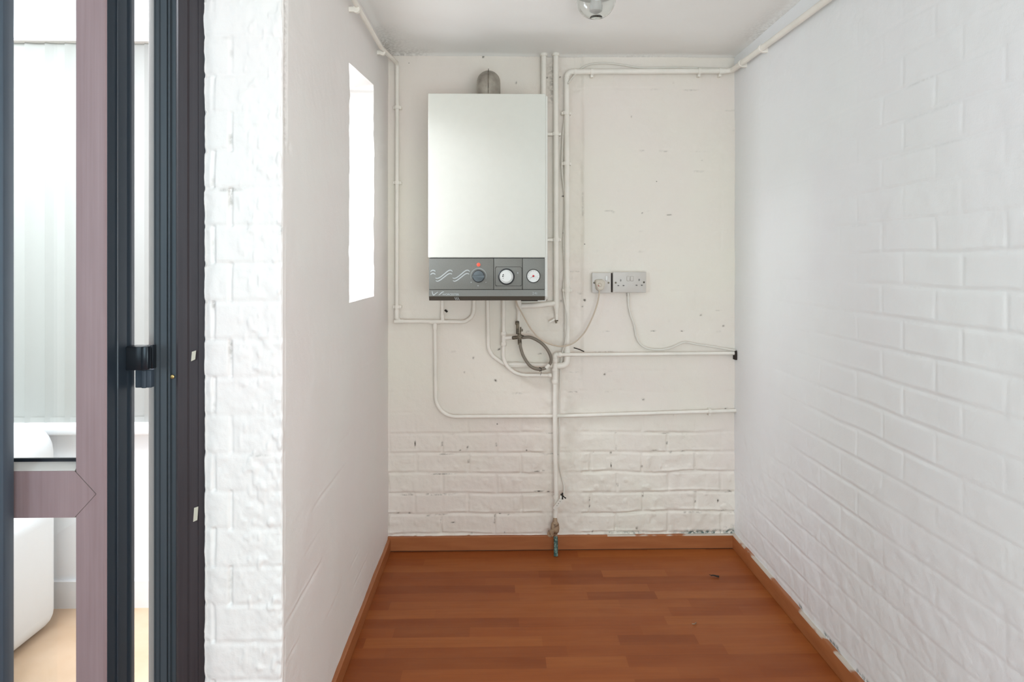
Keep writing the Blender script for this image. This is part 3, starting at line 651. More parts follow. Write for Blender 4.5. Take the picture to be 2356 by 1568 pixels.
MB().box((XW + 0.06, LY0 + 0.026, zr1 + 0.0), (XS + 0.004, LY0 + 0.032, 2.185)).build('upper_pane', 'window_glass', d2)
MB().box((XW + 0.06, LY0 + 0.026, 0.055), (XS + 0.004, LY0 + 0.032, zr0)).build('lower_pane', 'window_glass', d2)
# latch
p1 = at(306, 848, 1.515); p2 = at(352, 793, 1.515)
lt = MB().box((XE, 1.49, p1.z), (p2.x - 0.008, 1.53, p2.z - 0.001), 0.003).box((px_x(325, 1.487), 1.483, p1.z + 0.002), (px_x(343, 1.487), 1.50, p2.z + 0.001), 0.004).box((px_x(343, 1.51), 1.512, p1.z), (px_x(351, 1.51), 1.528, p2.z), 0.002).build('latch', 'black_plastic', d2)
q1 = at(316, 890, 1.53); q2 = at(353, 849, 1.53)
MB().box((q1.x, 1.52, q1.z), (q2.x, 1.56, q2.z), 0.002).box((px_x(326, 1.517), 1.514, q1.z), (px_x(337, 1.517), 1.53, q2.z), 0.002).build('latch_keep', 'near_stile', d2)
# near fixed stile at the very left
XN = px_x(34, 1.40)
d3 = thing('door_3', (XN - 0.05, 1.36, 0), None, None); del d3['label']; del d3['category']; struct(d3, 'near dark door stile at the left edge of the picture')
MB().box((XN - 0.09, 1.368, ZB), (XN, 1.40, ZT), 0.004).build('stile', 'near_stile', d3)
MB().box((-2.0, 1.335, ZB), (XN - 0.09, 1.40, 0.08), 0.004).build('bottom_rail', 'dark_frame', d3)
MB().box((-2.0, 1.335, 2.05), (XN - 0.09, 1.40, ZT), 0.004).build('top_rail', 'dark_frame', d3)
MB().box((-2.0, 1.362, 0.07), (XN - 0.085, 1.368, 2.06)).build('pane', 'window_glass', d3)
# ------------------------------------------------------------------ boiler
BF = 2.53
x0, x1 = at(985, 215, BF).x, at(1256, 215, BF).x
zt_, zb_ = at(1120, 215, BF).z, at(1120, 691, BF).z; zp = at(1120, 593, BF).z
bo = thing('boiler', ((x0 + x1) / 2, 2.86, zb_), 'white wall mounted gas boiler with grey control panel', 'boiler')
xr_ = at(1260, 600, BF + 0.02).x
cs = MB().prism([(BF + 0.018, zt_ - 0.002), (BF + 0.018, zb_ + 0.012), (BF + 0.03, zb_), (YB - 0.012, zb_), (YB - 0.012, zt_ - 0.002)], 'x', x0 + 0.003, xr_)
co = cs.build('casing', 'boiler_case', bo)
bv = co.modifiers.new('bevel', 'BEVEL'); bv.width = 0.005; bv.segments = 3; bv.limit_method = 'ANGLE'
MB().box((x0, BF, zp + 0.001), (x1, BF + 0.02, zt_), 0.003, 3).build('front_cover', 'boiler_enamel', bo)
px0, px1 = at(987, 600, BF).x, at(1254, 600, BF).x
zg = at(1120, 666, BF).z; zk = at(1120, 681, BF).z
xa, xb = at(1136, 600, BF).x, at(1202, 600, BF).x
pn = MB()
gp = 0.0009
for (a, b, c, d) in ((px0, zg + gp, xa - gp, zp - 0.0022), (xa + gp, zg + gp, xb - gp, zp - 0.0022), (xb + gp, zg + gp, px1, zp - 0.0022)):
    pn.box((a, BF - 0.002, b), (c, BF + 0.004, d), 0.0012, 2)
pn.box((px0, BF - 0.002, zk), (px1, BF + 0.004, zg - gp))
cp = pn.build('control_panel', 'panel_grey', bo)
MB().box((px0 + .001, BF + 0.003, zk + .001), (px1 - .001, BF + 0.0185, zp)).build('panel_back', 'panel_groove', cp)
MB().prism([(BF - 0.002, zk), (BF + 0.008, zb_), (BF + 0.03, zb_), (BF + 0.03, zk)], 'x', px0, px1).build('lower_lip', 'panel_dark', cp)
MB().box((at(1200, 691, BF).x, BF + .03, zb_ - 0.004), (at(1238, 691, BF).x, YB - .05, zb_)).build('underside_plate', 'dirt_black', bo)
MB().box((at(1238, 691, BF).x, BF + .02, zb_ - 0.005), (at(1256, 691, BF).x, YB - .05, zb_ + .002), 0.002).build('bottom_bracket', 'boiler_case', bo)
YP = BF - 0.002
# knob
kc = at(1101, 635, BF); S = 2.53 / F
MB().lathe([(14.6 * S, 0), (14.6 * S, 0.003), (13.6 * S, 0.004)], (kc.x, YP, kc.z), 'y', 48).build('knob_bezel', 'dial_rim', cp)
kn = MB().lathe([(13.2 * S, 0.002), (13.0 * S, 0.012), (12.4 * S, 0.014), (4 * S, 0.0135)], (kc.x, YP, kc.z), 'y', 48)
kn.prism([(kc.x - 13.2 * S, kc.z - 2.6 * S), (kc.x + 13.2 * S, kc.z - 2.6 * S), (kc.x + 13.2 * S, kc.z + 2.2 * S), (kc.x - 13.2 * S, kc.z + 2.2 * S)], 'y', YP - 0.024, YP - 0.012)
kb = kn.build('knob', 'knob_chrome', cp)
arc = MB()
def ribbon(m, pts, wpx, taper=True, Y=None, off=0.0):
    # pts in panel pixels, raised print on the panel
    Y = YP if Y is None else Y
    P = spline([at(p[0], p[1], BF) for p in pts], 6); n = len(P); L = []; Rr = []
    for i, p in enumerate(P):
        t = (P[min(n - 1, i + 1)] - P[max(0, i - 1)]); t.y = 0; t.normalize(); nn = Vector((-t.z, 0, t.x))
        wv = wpx * S / 2 * (0.35 + 0.65 * math.sin(math.pi * i / (n - 1)) ** 0.5 if taper else 1)
        L.append(p + nn * wv); Rr.append(p - nn * wv)
    vs = []
    for a, b in zip(L, Rr): vs += [(a.x, Y - 0.0004, a.z), (b.x, Y - 0.0004, b.z), (a.x, Y + 0.0004, a.z), (b.x, Y + 0.0004, b.z)]
    fs = []
    for i in range(n - 1):
        o = 4 * i; fs += [(o, o + 4, o + 5, o + 1), (o, o + 2, o + 6, o + 4), (o + 1, o + 5, o + 7, o + 3)]
    m.add(vs, fs)
ribbon(arc, [(1101 + 18 * math.cos(a), 635 - 18 * math.sin(a)) for a in [R(200 - 220 * i / 12) for i in range(13)]], 1.6, True)
arc.build('knob_scale', 'print_faint', cp)
wv = MB()
def zc(x, y): return (960 + x / 7.3625, 580 + y / 7.3625)
for dx in (0, 290):
    ribbon(wv, [zc(x + dx, y) for x, y in ((308, 435), (340, 442), (385, 425), (450, 375), (510, 325), (550, 304), (580, 308), (597, 328))], 2.4)
    ribbon(wv, [zc(x + dx, y) for x, y in ((314, 480), (345, 490), (390, 470), (450, 425), (510, 378), (545, 360), (575, 362), (590, 372))], 2.4)
for dy in (0, 52): ribbon(wv, [zc(x, y + dy) for x, y in ((225, 330), (245, 310), (270, 304), (295, 312), (308, 326))], 2.4)
wv.build('wave_pattern', 'print_pale', cp)
lg = MB()
ribbon(lg, [zc(x, y) for x, y in ((252, 655), (262, 700), (278, 725), (310, 700), (352, 672))], 1.8)
lg.build('emblem', 'print_pale', cp); lg = MB()
ribbon(lg, [zc(x, y) for x, y in ((365, 725), (395, 700), (425, 675), (455, 668))], 1.8)
lg.build('emblem', 'print_pale', cp)
lg = MB()
for k in range(3): ribbon(lg, [zc(x + k * 27, y) for x, y in ((632, 757), (645, 785), (662, 812))], 0.8, Y=YP + 0.0005)
lg.build('scratch_marks', 'print_pale', cp)
def text(s, px, py, hpx, mat, parent, name, wfit=None, Y=None):
    cu = bpy.data.curves.new('t', 'FONT'); cu.body = s; cu.size = 1; cu.extrude = 0; o = bpy.data.objects.new('t', cu); C.objects.link(o)
    bpy.context.view_layer.update(); me = bpy.data.meshes.new_from_object(o.evaluated_get(bpy.context.evaluated_depsgraph_get())); bpy.data.objects.remove(o)
    c = np.array([v.co[:] for v in me.vertices]); mn, mx = c.min(0), c.max(0); k = hpx * S / (mx[1] - mn[1]); kx = k if not wfit else wfit * S / (mx[0] - mn[0])
    p = at(px, py, BF)
    for v in me.vertices:
        v.co = (p.x + (v.co.x - (mn[0] + mx[0]) / 2) * kx, (YP if Y is None else Y) - 0.0005, p.z + (v.co.y - (mn[1] + mx[1]) / 2) * k)
    me.name = name; me.materials.clear(); me.materials.append(MATS[mat]); q = bpy.data.objects.new(name, me); C.objects.link(q); q.parent = parent
    q.matrix_parent_inverse = parent.matrix_parent_inverse.copy() if False else Matrix.Identity(4)
    q.matrix_parent_inverse = Matrix.Translation(-parent_world(parent))
    return q
def parent_world(o):
    v = Vector((0, 0, 0)); p = o
    while p: 
        v = v + p.location + p.matrix_parent_inverse.translation; p = p.parent
    return v
text('WORCESTER', 1037, 677, 4.6, 'print_pale', cp, 'lettering', 38)
text('24i', 1230, 674, 5.6, 'print_faint', cp, 'lettering', 11)
# led
lc = at(1101, 608.5, BF)
MB().lathe([(4.0 * S, 0), (4.0 * S, 0.0025), (3.0 * S, 0.004), (1.2 * S, 0.0045)], (lc.x, YP, lc.z), 'y', 24).build('indicator_light', 'led_red', cp, 'glowing red indicator light')
# timer
tc = at(1165, 636, BF)
fr = MB()
def rrect(m, pxa, pya, pxb, pyb, rr, wpx):
    pts = []
    for cx, cy, a0 in ((pxb - rr, pya + rr, 90), (pxb - rr, pyb - rr, 0), (pxa + rr, pyb - rr, -90), (pxa + rr, pya + rr, -180)):
        for k in range(5): a = R(a0 - 22.5 * k); pts.append((cx + rr * math.cos(a), cy - rr * math.sin(a)))
    pts.append(pts[0]); ribbon(m, pts, wpx, False)
rrect(fr, 1139.5, 613.5, 1200.5, 657.5, 5, 0.7); fr.build('timer_surround', 'panel_groove', cp)
MB().lathe([(19 * S, 0), (19 * S, 0.004), (17.8 * S, 0.006), (15.5 * S, 0.003)], (tc.x, YP, tc.z), 'y', 56).build('timer_rim', 'dial_rim', cp)
td = MB().lathe([(15.8 * S, 0.001), (15.6 * S, 0.005), (12.0 * S, 0.006), (11.6 * S, 0.010), (3 * S, 0.0105)], (tc.x, YP, tc.z), 'y', 56).build('timer_dial', 'dial_white', cp)
tm = MB()
for k in range(48):
    a = 2 * math.pi * k / 48; r0, r1 = 13.0 * S, 14.8 * S; ca, sa = math.cos(a), math.sin(a); w_ = 0.00035
    tm.add([(tc.x + r0 * ca - sa * w_, YP - 0.0062, tc.z + r0 * sa + ca * w_), (tc.x + r0 * ca + sa * w_, YP - 0.0062, tc.z + r0 * sa - ca * w_), (tc.x + r1 * ca + sa * w_, YP - 0.0060, tc.z + r1 * sa - ca * w_), (tc.x + r1 * ca - sa * w_, YP - 0.0060, tc.z + r1 * sa + ca * w_)], [(0, 1, 2, 3)])
tm.build('timer_marks', 'print_faint', td)
tb = MB()
for (px, py, r) in ((1157.5, 631.5, 1.3), (1156.8, 635, 1.5), (1157.3, 640, 0.7)):
    p = at(px, py, BF); tb.lathe([(r * S, 0), (r * S, 0.0113), (r * 0.6 * S, 0.012)], (p.x, YP, p.z), 'y', 10)
tb.build('timer_pointer', 'hole_dark', td)
for (px, py, rr) in ((1191, 627.5, 1.8), (1100, 657, 1.5), (1084, 649, 1.5), (1118, 649, 1.5)):
    p = at(px, py, BF); MB().lathe([(rr * S, 0), (rr * 0.9 * S, 0.0008)], (p.x, YP, p.z), 'y', 12).build('panel_symbol', 'print_faint', cp)
# gauge
gc = at(1227, 634.5, BF)
MB().lathe([(16 * S, 0), (16 * S, 0.004), (14.6 * S, 0.0045), (14.2 * S, 0.002)], (gc.x, YP, gc.z), 'y', 56).build('gauge_rim', 'panel_groove', cp)
gd = MB().lathe([(14.4 * S, 0.001), (14.4 * S, 0.0025), (1 * S, 0.0026)], (gc.x, YP, gc.z), 'y', 56).build('pressure_gauge', 'dial_white', cp)
nd = MB(); ang = R(215)
nd.tube([(gc.x, YP - 0.004, gc.z), (gc.x + math.cos(ang) * 10 * S, YP - 0.004, gc.z + math.sin(ang) * 10 * S)], [0.0007, 0.0004], 6)
gm = MB()
for k in range(11):
    a = R(225 - 27 * k); r0, r1 = 10.5 * S, 12.4 * S; gm.tube([(gc.x + r0 * math.cos(a), YP - 0.0027, gc.z + r0 * math.sin(a)), (gc.x + r1 * math.cos(a), YP - 0.0027, gc.z + r1 * math.sin(a))], 0.0003, 4)
gm.build('gauge_marks', 'dial_rim', gd); nd.build('needle', 'dial_rim', gd)
MB().lathe([(2.4 * S, 0.002), (2.2 * S, 0.006), (1 * S, 0.007)], (gc.x, YP, gc.z), 'y', 16).build('needle_hub', 'needle_red', gd)
# flue elbow
fx = at(1124, 190, 2.72).x; fr_ = 0.048
fl = thing('flue_elbow', (fx, 2.70, zt_), 'mottled grey metal flue elbow rising from boiler top into the wall', 'flue')
zf = at(1124, 156, 2.70).z - fr_
path = [(fx, 2.70, zt_ - 0.001), (fx, 2.70, zf), (fx, YB + 0.02, zf)]
MB().tube(path, fr_, 36, 0.068).build('elbow_tube', 'galvanised', fl)
# seam flange along the outer side of the bend
P = fillet([Vector(p) for p in path], 0.068); sm = MB(); vs = []
for i, p in enumerate(P):
    t = (P[min(len(P) - 1, i + 1)] - P[max(0, i - 1)]).normalized(); o = Vector((0, -t.z, t.y)); 
    for dx in (-0.0012, 0.0012):
        for rr in (fr_ - 0.002, fr_ + 0.007 * min(1, 0.4 + i / len(P))): vs.append(p + o * rr + Vector((dx, 0, 0)))
fs = []
for i in range(len(P) - 1):
    o = 4 * i; fs += [(o + 1, o + 5, o + 7, o + 3), (o, o + 4, o + 5, o + 1), (o + 2, o + 3, o + 7, o + 6)]
sm.add(vs, fs); sm.build('seam', 'aged_brass', fl)
MB().lathe([(fr_ + 0.004, 0), (fr_ + 0.004, 0.012), (fr_, 0.014)], (fx, 2.70, zt_), 'z', 36).build('collar', 'galvanised', fl)
# ------------------------------------------------------------------ pipes
YW = YB - 0.004
def clip(parent, px, py, Y, r, horiz=False, w=0.014, X=None, extra=0.0):
    m = MB(); p = at(px, py, Y)
    if not horiz:
        m.tube([(p.x, Y, p.z - 0.007), (p.x, Y, p.z + 0.007)], r + 0.004, 16)
        m.box((p.x - r - 0.009 - extra, Y - 0.002, p.z - 0.0065), (p.x + r + 0.009, YW + 0.006, p.z + 0.0055), 0.0015)
    else:
        m.tube([(p.x - 0.006, Y, p.z), (p.x + 0.006, Y, p.z)], r + 0.003, 16)
        m.box((p.x - 0.0055, Y, p.z - r - 0.011), (p.x + 0.0055, YW + 0.006, p.z + r + 0.004), 0.0015)
    return m.build('pipe_clip', 'paint_pipe', parent)
def collar(m, a, b, r):
    a, b = Vector(a), Vector(b); d = (b - a); L = d.length
    m.lathe([(r * 0.92, 0), (r, L * 0.15), (r, L * 0.85), (r * 0.92, L)], a, d, 20)
r15, r22 = 0.0083, 0.0116
YP1 = 2.856
# 1: gas/heating pipe from the left wall, down to the boiler
A = thing('heating_pipe', at(913, 740, YP1), 'painted pipe from left wall dropping left of the boiler and curving up under it', 'pipe')
pa = [(XL + 0.024, 1.50, 2.025), onX(848, 61, XL + 0.024), onX(877, 110, XL + 0.024), at(914, 150, YP1), at(913, 739, YP1), at(1060, 740, YP1), at(1090, 705, YP1), at(1091, 681, YP1)]
pa[6] = at(1090, 722, YP1); pa[5] = at(1078, 740, YP1)
pz = [(XL + 0.024, 1.50, 2.030), onX(877, 110, XL + 0.024)]
MB().tube([pz[0], pz[1], at(914, 146, YP1), at(913, 739, YP1), at(985, 739, YP1)], r15, 14, 0.022).tube([at(985, 739, YP1), at(1090, 741, YP1), at(1091, 681, YP1)], r15, 14, 0.07).build('pipe', 'paint_pipe', A)
m = MB(); collar(m, at(907, 739.3, YP1), at(928, 739, YP1), 0.0098); collar(m, at(913, 733, YP1), at(913, 712, YP1), 0.0104); m.build('elbow', 'paint_pipe', A)
for (px, py) in ((914, 247), (914, 420), (914, 705)): clip(A, px, py, YP1, r15)
for (px, py) in ((820, 22), (880, 121)):
    p = onX(px, py, XL + 0.022); mm = MB().tube([(p.x, p.y - .006, p.z), (p.x, p.y + .006, p.z)], r15 + .003, 14).box((XL - 0.004, p.y - .005, p.z - .008), (p.x, p.y + .005, p.z + .008), .001); mm.build('pipe_clip', 'paint_pipe', A)
MB().tube([at(1018, 681, YP1), at(1018, 726, YP1)], 0.0072, 12).tube([at(1018, 724, YP1), at(1019, 740, YP1)], 0.0088, 12).build('stub_pipe', 'paint_pipe', A)
# 2: branch down and right along the wall
B = thing('heating_pipe', at(1001, 958, 2.860), 'painted pipe branching low left of boiler into the lowest horizontal run across the wall', 'pipe')
MB().tube([at(1001, 746, 2.858), at(1003, 958, 2.860), at(1278, 957, 2.862), at(1693, 944, 2.862)], 0.0079, 14, 0.085).build('pipe', 'paint_pipe', B)
m = MB(); collar(m, at(1001, 741, 2.857), at(1001, 758, 2.858), 0.0098); collar(m, at(988, 740, YP1), at(1014, 740, YP1), 0.0098); m.build('tee', 'paint_pipe', B)
clip(B, 1633, 945.5, 2.862, 0.0079, True)
# 3: short riser from the boiler's right corner to the ceiling
Cc = thing('heating_pipe', at(1251, 215, 2.85), 'short painted pipe from ceiling down behind the upper right corner of the boiler', 'pipe')
MB().tube([(at(1251, 215, 2.862).x, 2.862, ZC + 0.003), (at(1251, 215, 2.862).x, 2.862, zt_ - 0.0)], r22, 16).build('pipe', 'paint_pipe', Cc)
m = MB(); collar(m, (at(1251, 215, 2.862).x, 2.862, ZC - 0.012), (at(1251, 215, 2.862).x, 2.862, ZC + 0.002), 0.016); m.build('ceiling_collar', 'paint_pipe', Cc)
# 4: tall pipe right of the boiler with drain cock
D = thing('heating_pipe', at(1280, 700, 2.857), 'tall painted pipe from ceiling immediately right of boiler, ending in a drain cock', 'pipe')
xd = at(1279, 400, 2.857).x
MB().tube([(xd, 2.857, ZC + 0.003), at(1280, 700, 2.857)], r22, 16).tube([at(1280, 698, 2.857), at(1280, 708, 2.857)], r22 * 1.12, 16).build('pipe', 'paint_pipe', D)
m = MB(); collar(m, (xd, 2.857, ZC - 0.012), (xd, 2.857, ZC + 0.002), 0.016); m.build('ceiling_collar', 'paint_pipe', D)
MB().tube([at(1195, 704, 2.857), at(1228, 703, 2.857), at(1279, 697.5, 2.857)], r22 * 0.95, 16, 0.02).build('tee_branch', 'paint_pipe', D)
for (px, py) in ((1279, 308), (1280, 551)):
    c = clip(D, px, py, 2.857, r22, extra=0.026)
dc = MB().tube([at(1280, 706, 2.857), at(1280.5, 722, 2.857)], [0.0125, 0.0075], 14).tube([at(1280.5, 720, 2.857), at(1281, 738, 2.855)], 0.0068, 12).build('drain_cock', 'paint_pipe', D)
a = at(1264, 741, 2.845); b = at(1276, 734, 2.845)
MB().tube([a, b], 0.0052, 10).build('drain_outlet', 'paint_pipe', dc)
MB().tube([at(1276, 737, 2.85), at(1284, 737, 2.85)], 0.003, 8).tube([at(1279, 738, 2.85), at(1280, 743, 2.85)], 0.0042, 10).build('spindle', 'aged_brass', dc)
# 5: big pipe: right wall, along under the ceiling, down, under the boiler
E = thing('heating_pipe', at(1304, 840, 2.857), 'long painted pipe running under the ceiling then down and round beneath the boiler', 'pipe')
xe = XR - 0.022
e0 = onX(1905, -2, xe); corner = (xe, 2.855, at(1677, 163, 2.855).z)
s0 = e0 + (e0 - Vector(corner)).normalized() * 0.9
MB().tube([s0, corner, at(1304, 165, 2.855), at(1305, 803, 2.855)], r22, 16, 0.024).build('pipe', 'paint_pipe', E)
for (ca, cb_, cr) in ((at(1320, 165, 2.855), at(1326, 165, 2.855), 0.0135), (at(1304, 182, 2.855), at(1304, 178, 2.855), 0.0128), (at(1305, 640, 2.855), at(1305, 672, 2.855), 0.0128), (at(1668, 163.5, 2.855), at(1655, 163.5, 2.855), 0.0128)):
    m = MB(); collar(m, ca, cb_, cr); m.build('coupling', 'paint_pipe', E)
MB().tube([at(1305, 798, 2.855), at(1305, 841, 2.855), at(1278, 841, 2.857)], 0.0135, 16, 0.03).build('bend', 'paint_pipe', E)
MB().tube([at(1286, 841, 2.858), at(1160, 837, 2.860)], 0.0098, 14).build('lower_pipe', 'paint_pipe', E)
MB().tube([at(1215, 841, 2.860), at(1165, 841, 2.860), at(1124, 812, 2.860), at(1122, 681, 2.860)], 0.0082, 14, 0.075).build('boiler_tail', 'paint_pipe', E)
for (px, py) in ((1303, 260), (1303, 376), (1305, 667)): clip(E, px, py, 2.855, r22)
for (px, py) in ((1362, 165), (1609, 163.5), (1657, 163.5)): clip(E, px, py, 2.855, r22, True)
for t_ in (0.10, 0.38):
    p = Vector(corner).lerp(e0, t_ * 0.9 + 0.05)
    MB().tube([(p.x, p.y - .007, p.z), (p.x, p.y + .007, p.z)], r22 + .003, 14).box((p.x, p.y - .006, p.z - .016), (XR + 0.004, p.y + .006, p.z + .01), .001).build('pipe_clip', 'paint_pipe', E)
# 6: boiler to cold main, with tee for the filling loop
G = thing('water_pipe', at(1159, 700, 2.838), 'painted pipe from boiler base with compression tee, curving right to the cold main', 'pipe')
MB().tube([at(1159, 681, 2.838), at(1159, 790, 2.838), at(1158, 835, 2.838), at(1190, 863, 2.840), at(1268, 863, 2.840)], 0.0078, 14, 0.10).build('pipe', 'paint_pipe', G)
m = MB()
def nut(m, px, py, Y, r=0.0115, h=9, vert=True):
    a = at(px, py + h / 2, Y) if vert else at(px - h / 2, py, Y); b = at(px, py - h / 2, Y) if vert else at(px + h / 2, py, Y)
    d = b - a; m.lathe([(r * 0.8, 0), (r, d.length * 0.2), (r, d.length * 0.8), (r * 0.8, d.length)], a, d, 8)
nut(m, 1159, 767, 2.838, 0.0125, 9); nut(m, 1159, 791, 2.838, 0.0125, 9)
m.tube([at(1159, 767, 2.838), at(1159, 790, 2.838)], 0.0098, 14).tube([at(1160, 777, 2.838), at(1180, 776, 2.838)], 0.0085, 12)
m.build('compression_tee', 'paint_pipe', G)
# cold tail from boiler
Hh = thing('water_pipe', at(1194, 700, 2.842), 'short painted tail dropping from boiler base to the filling loop valve', 'pipe')
MB().tube([at(1193, 681, 2.842), at(1193, 708, 2.842)], 0.0125, 14).tube([at(1194, 704, 2.842), at(1194, 714, 2.842)], [0.0125, 0.0085], 14).tube([at(1194, 710, 2.842), at(1193, 739, 2.842)], 0.008, 14).build('pipe', 'paint_pipe', Hh)
# 7: cold main riser
I_ = thing('water_pipe', at(1279, 1280, 2.835), 'cold water main rising from the floor through a brass stop valve to the tees', 'pipe')
MB().tube([at(1277, 835, 2.836), at(1277, 1000, 2.836), at(1280, 1150, 2.838), at(1278, 1192, 2.842)], 0.0098, 14).build('riser', 'paint_pipe', I_)
m = MB()
m.tube([at(1277, 818, 2.836), at(1277, 835, 2.836)], 0.0085, 12); nut(m, 1277, 829, 2.836, 0.0120, 11); m.build('compression_fitting', 'paint_pipe', I_); m = MB()
nut(m, 1276.5, 851, 2.836, 0.0122, 9); nut(m, 1276.5, 877, 2.836, 0.0135, 11)
m.tube([at(1277, 850, 2.836), at(1277, 876, 2.836)], 0.0115, 14); nut(m, 1265, 863, 2.838, 0.0100, 8, False)
m.build('compression_fitting', 'paint_pipe', I_); m = MB()
m.tube([at(1277, 823, 2.836), at(1277, 816, 2.836), at(1284, 815.5, 2.836)], 0.0100, 14, 0.01); nut(m, 1288, 815.5, 2.836, 0.0120, 8, False)
m.build('compression_elbow', 'paint_pipe', I_)
m = MB(); v0 = at(1277, 1215, 2.835)
m.lathe([(0.008, -0.045), (0.010, -0.03), (0.017, -0.018), (0.0185, 0), (0.016, 0.014), (0.0105, 0.02), (0.0105, 0.03)][::1], (v0.x, v0.y, v0.z), Vector((0, 0, -1)), 20)
sv = m.build('stop_valve', 'old_brass_paint', I_)
MB().lathe([(0.009, 0), (0.010, 0.012), (0.006, 0.014), (0.006, 0.022), (0.013, 0.024), (0.013, 0.030)], (v0.x - 0.012, v0.y - 0.012, v0.z - 0.006), Vector((-0.45, -1, -0.1)), 14).build('valve_handle', 'old_brass_paint', sv)
MB().tube([(v0.x + 0.001, v0.y, v0.z - 0.028), (v0.x + 0.003, v0.y - 0.002, v0.z - 0.045), onZ(1279, 1279, 0.0)], 0.0088, 14).build('copper_tail', 'verdigris', I_, 'green corroded bare copper end')
# 8: branch right from main
J = thing('water_pipe', at(1490, 814, 2.85), 'painted horizontal pipe at mid height running right from the cold main to the corner', 'pipe')
MB().tube([at(1290, 815.5, 2.838), at(1400, 815, 2.848), at(1693, 812, 2.862)], 0.0078, 14).build('pipe', 'paint_pipe', J)
struct(MB().box((XR - 0.008, YB - 0.03, at(1690, 827, 2.86).z), (XR + 0.003, YB + 0.003, at(1690, 806, 2.86).z), 0.001).build('trim_3', 'hole_dark'), 'dark hole in the corner where the pipe leaves')
# filling loop
K = thing('filling_loop', at(1190, 775, 2.81), 'grey braided filling hose looped below the boiler with small brass valve', 'hose')
YH = 2.812
hz = spline([at(1201, 776, YH), at(1222, 776, YH - .01), at(1246, 789, YH - .02), at(1262, 808, YH - .02), at(1268, 828, YH - .015), at(1260, 843, YH - .01), at(1242, 849, YH - .012), at(1222, 843, YH - .015), at(1206, 822, YH - .012), at(1198, 800, YH - .005), at(1196, 785, YH)], 8)
MB().tube(hz, 0.0066, 14).build('hose', 'braid', K)
m = MB().tube([at(1196, 792, YH), at(1195, 768, YH)], 0.0082, 14).tube([at(1194, 771, YH), at(1205, 776, YH)], 0.0078, 12).lathe([(0.0085, 0), (0.0105, 0.003), (0.0105, 0.010), (0.0085, 0.013)], at(1195, 779, YH), Vector((0, 0, 1)), 8)
m.tube([at(1180, 777, 2.83), at(1195, 775, YH)], 0.0075, 12).tube([at(1191, 768, YH + .01), at(1191, 742, 2.835)], 0.0068, 12).tube([at(1190, 746, 2.83), at(1190, 739, 2.835)], 0.0085, 10)
m.build('valve_body', 'aged_brass', K)
MB().tube([at(1197, 770, YH - .008), at(1198, 752, YH - .008)], 0.0035, 10).box(at(1197, 762, YH - .012), at(1203, 756, YH), .0012).build('valve_lever', 'aged_brass', K)
p = at(1244, 849, YH - .012)
m = MB()
for k in range(2): m.tube([(p.x + .006 * math.cos(a), p.y + .007 * math.sin(a) - .001, p.z + 0.0075 * math.sin(a * 2) * 0 + .0085 * math.cos(a) * 0 + (-.008 if k else .008) * abs(math.sin(a / 2))) for a in [2 * math.pi * i / 12 for i in range(13)]], 0.0008, 6)
m.tube([(p.x, p.y - .008, p.z + .008), (p.x + .0015, p.y - .009, p.z - .010), (p.x - .001, p.y - .006, p.z - .024)], 0.0009, 6)
m.build('wire_tie', 'dirt_black', K)
MB().tube([at(1256, 846.5, YH - .012), at(1264, 838, YH - .012)], 0.0078, 14).build('hose_ferrule', 'paint_pipe', K, 'white painted hose ferrule')
# ------------------------------------------------------------------ sockets
def plate(name, pa_, pb, parent, Y0, depth, mat='socket_plastic'):
    a = at(pa_[0], pa_[1], Y0); b = at(pb[0], pb[1], Y0)
    return MB().box((a.x, Y0, b.z), (b.x, Y0 + depth, a.z), 0.003, 3).build(name, mat, parent)
YS = YB - 0.040
def screws(parent, lst):
    for (px, py) in lst:
        p = at(px, py, YS); q = MB().lathe([(0.0040, 0), (0.0040, 0.0012), (0.003, 0.0016)], (p.x, YS, p.z), 'y', 14).build('screw', 'aged_brass', parent)
S1 = thing('wall_socket', at(1384, 651, YS), 'single switched wall socket with a cream plug in it, painted round its edges', 'socket')
plate('face_plate', (1362, 627), (1406, 674), S1, YS, 0.010)
plate('back_box', (1363, 628), (1405, 672.5), S1, YS + 0.009, 0.034, 'paint_pipe')
plate('rocker_switch', (1393, 634), (1399, 646), S1, YS - 0.0025, 0.004, 'white_plastic'); screws(S1, ((1367, 650), (1400, 650)))
S2 = thing('wall_socket', at(1449, 650, YS), 'empty double wall socket with two rocker switches, right of the plugged one', 'socket')
plate('face_plate', (1410, 625), (1487, 673), S2, YS, 0.010)
plate('back_box', (1411, 626), (1485, 672), S2, YS + 0.009, 0.034, 'paint_pipe')
plate('rocker_switch', (1442, 635), (1449.5, 646.5), S2, YS - 0.0025, 0.004, 'socket_plastic'); plate('rocker_switch', (1450.5, 635), (1458, 646.5), S2, YS - 0.0025, 0.004, 'socket_plastic')
screws(S2, ((1416.5, 650), (1481.5, 649)))
for (px, py, w_, h_) in ((1428, 644.5, 2.6, 5), (1422.5, 656.5, 4, 2.4), (1434.5, 656.5, 4, 2.4), (1470.5, 643.5, 2.6, 5), (1464.5, 655.8, 4, 2.4), (1476.5, 655.8, 4, 2.4)):
    plate('pin_hole', (px - w_ / 2, py - h_ / 2), (px + w_ / 2, py + h_ / 2), S2, YS - 0.0003, 0.0003 + 0.0012, 'hole_dark')
# hole between: dark gap box
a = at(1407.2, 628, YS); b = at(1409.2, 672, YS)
MB().box((a.x, YS + 0.004, b.z), (b.x, YB - 0.003, a.z)).build('gap_shadow', 'hole_dark', S1)
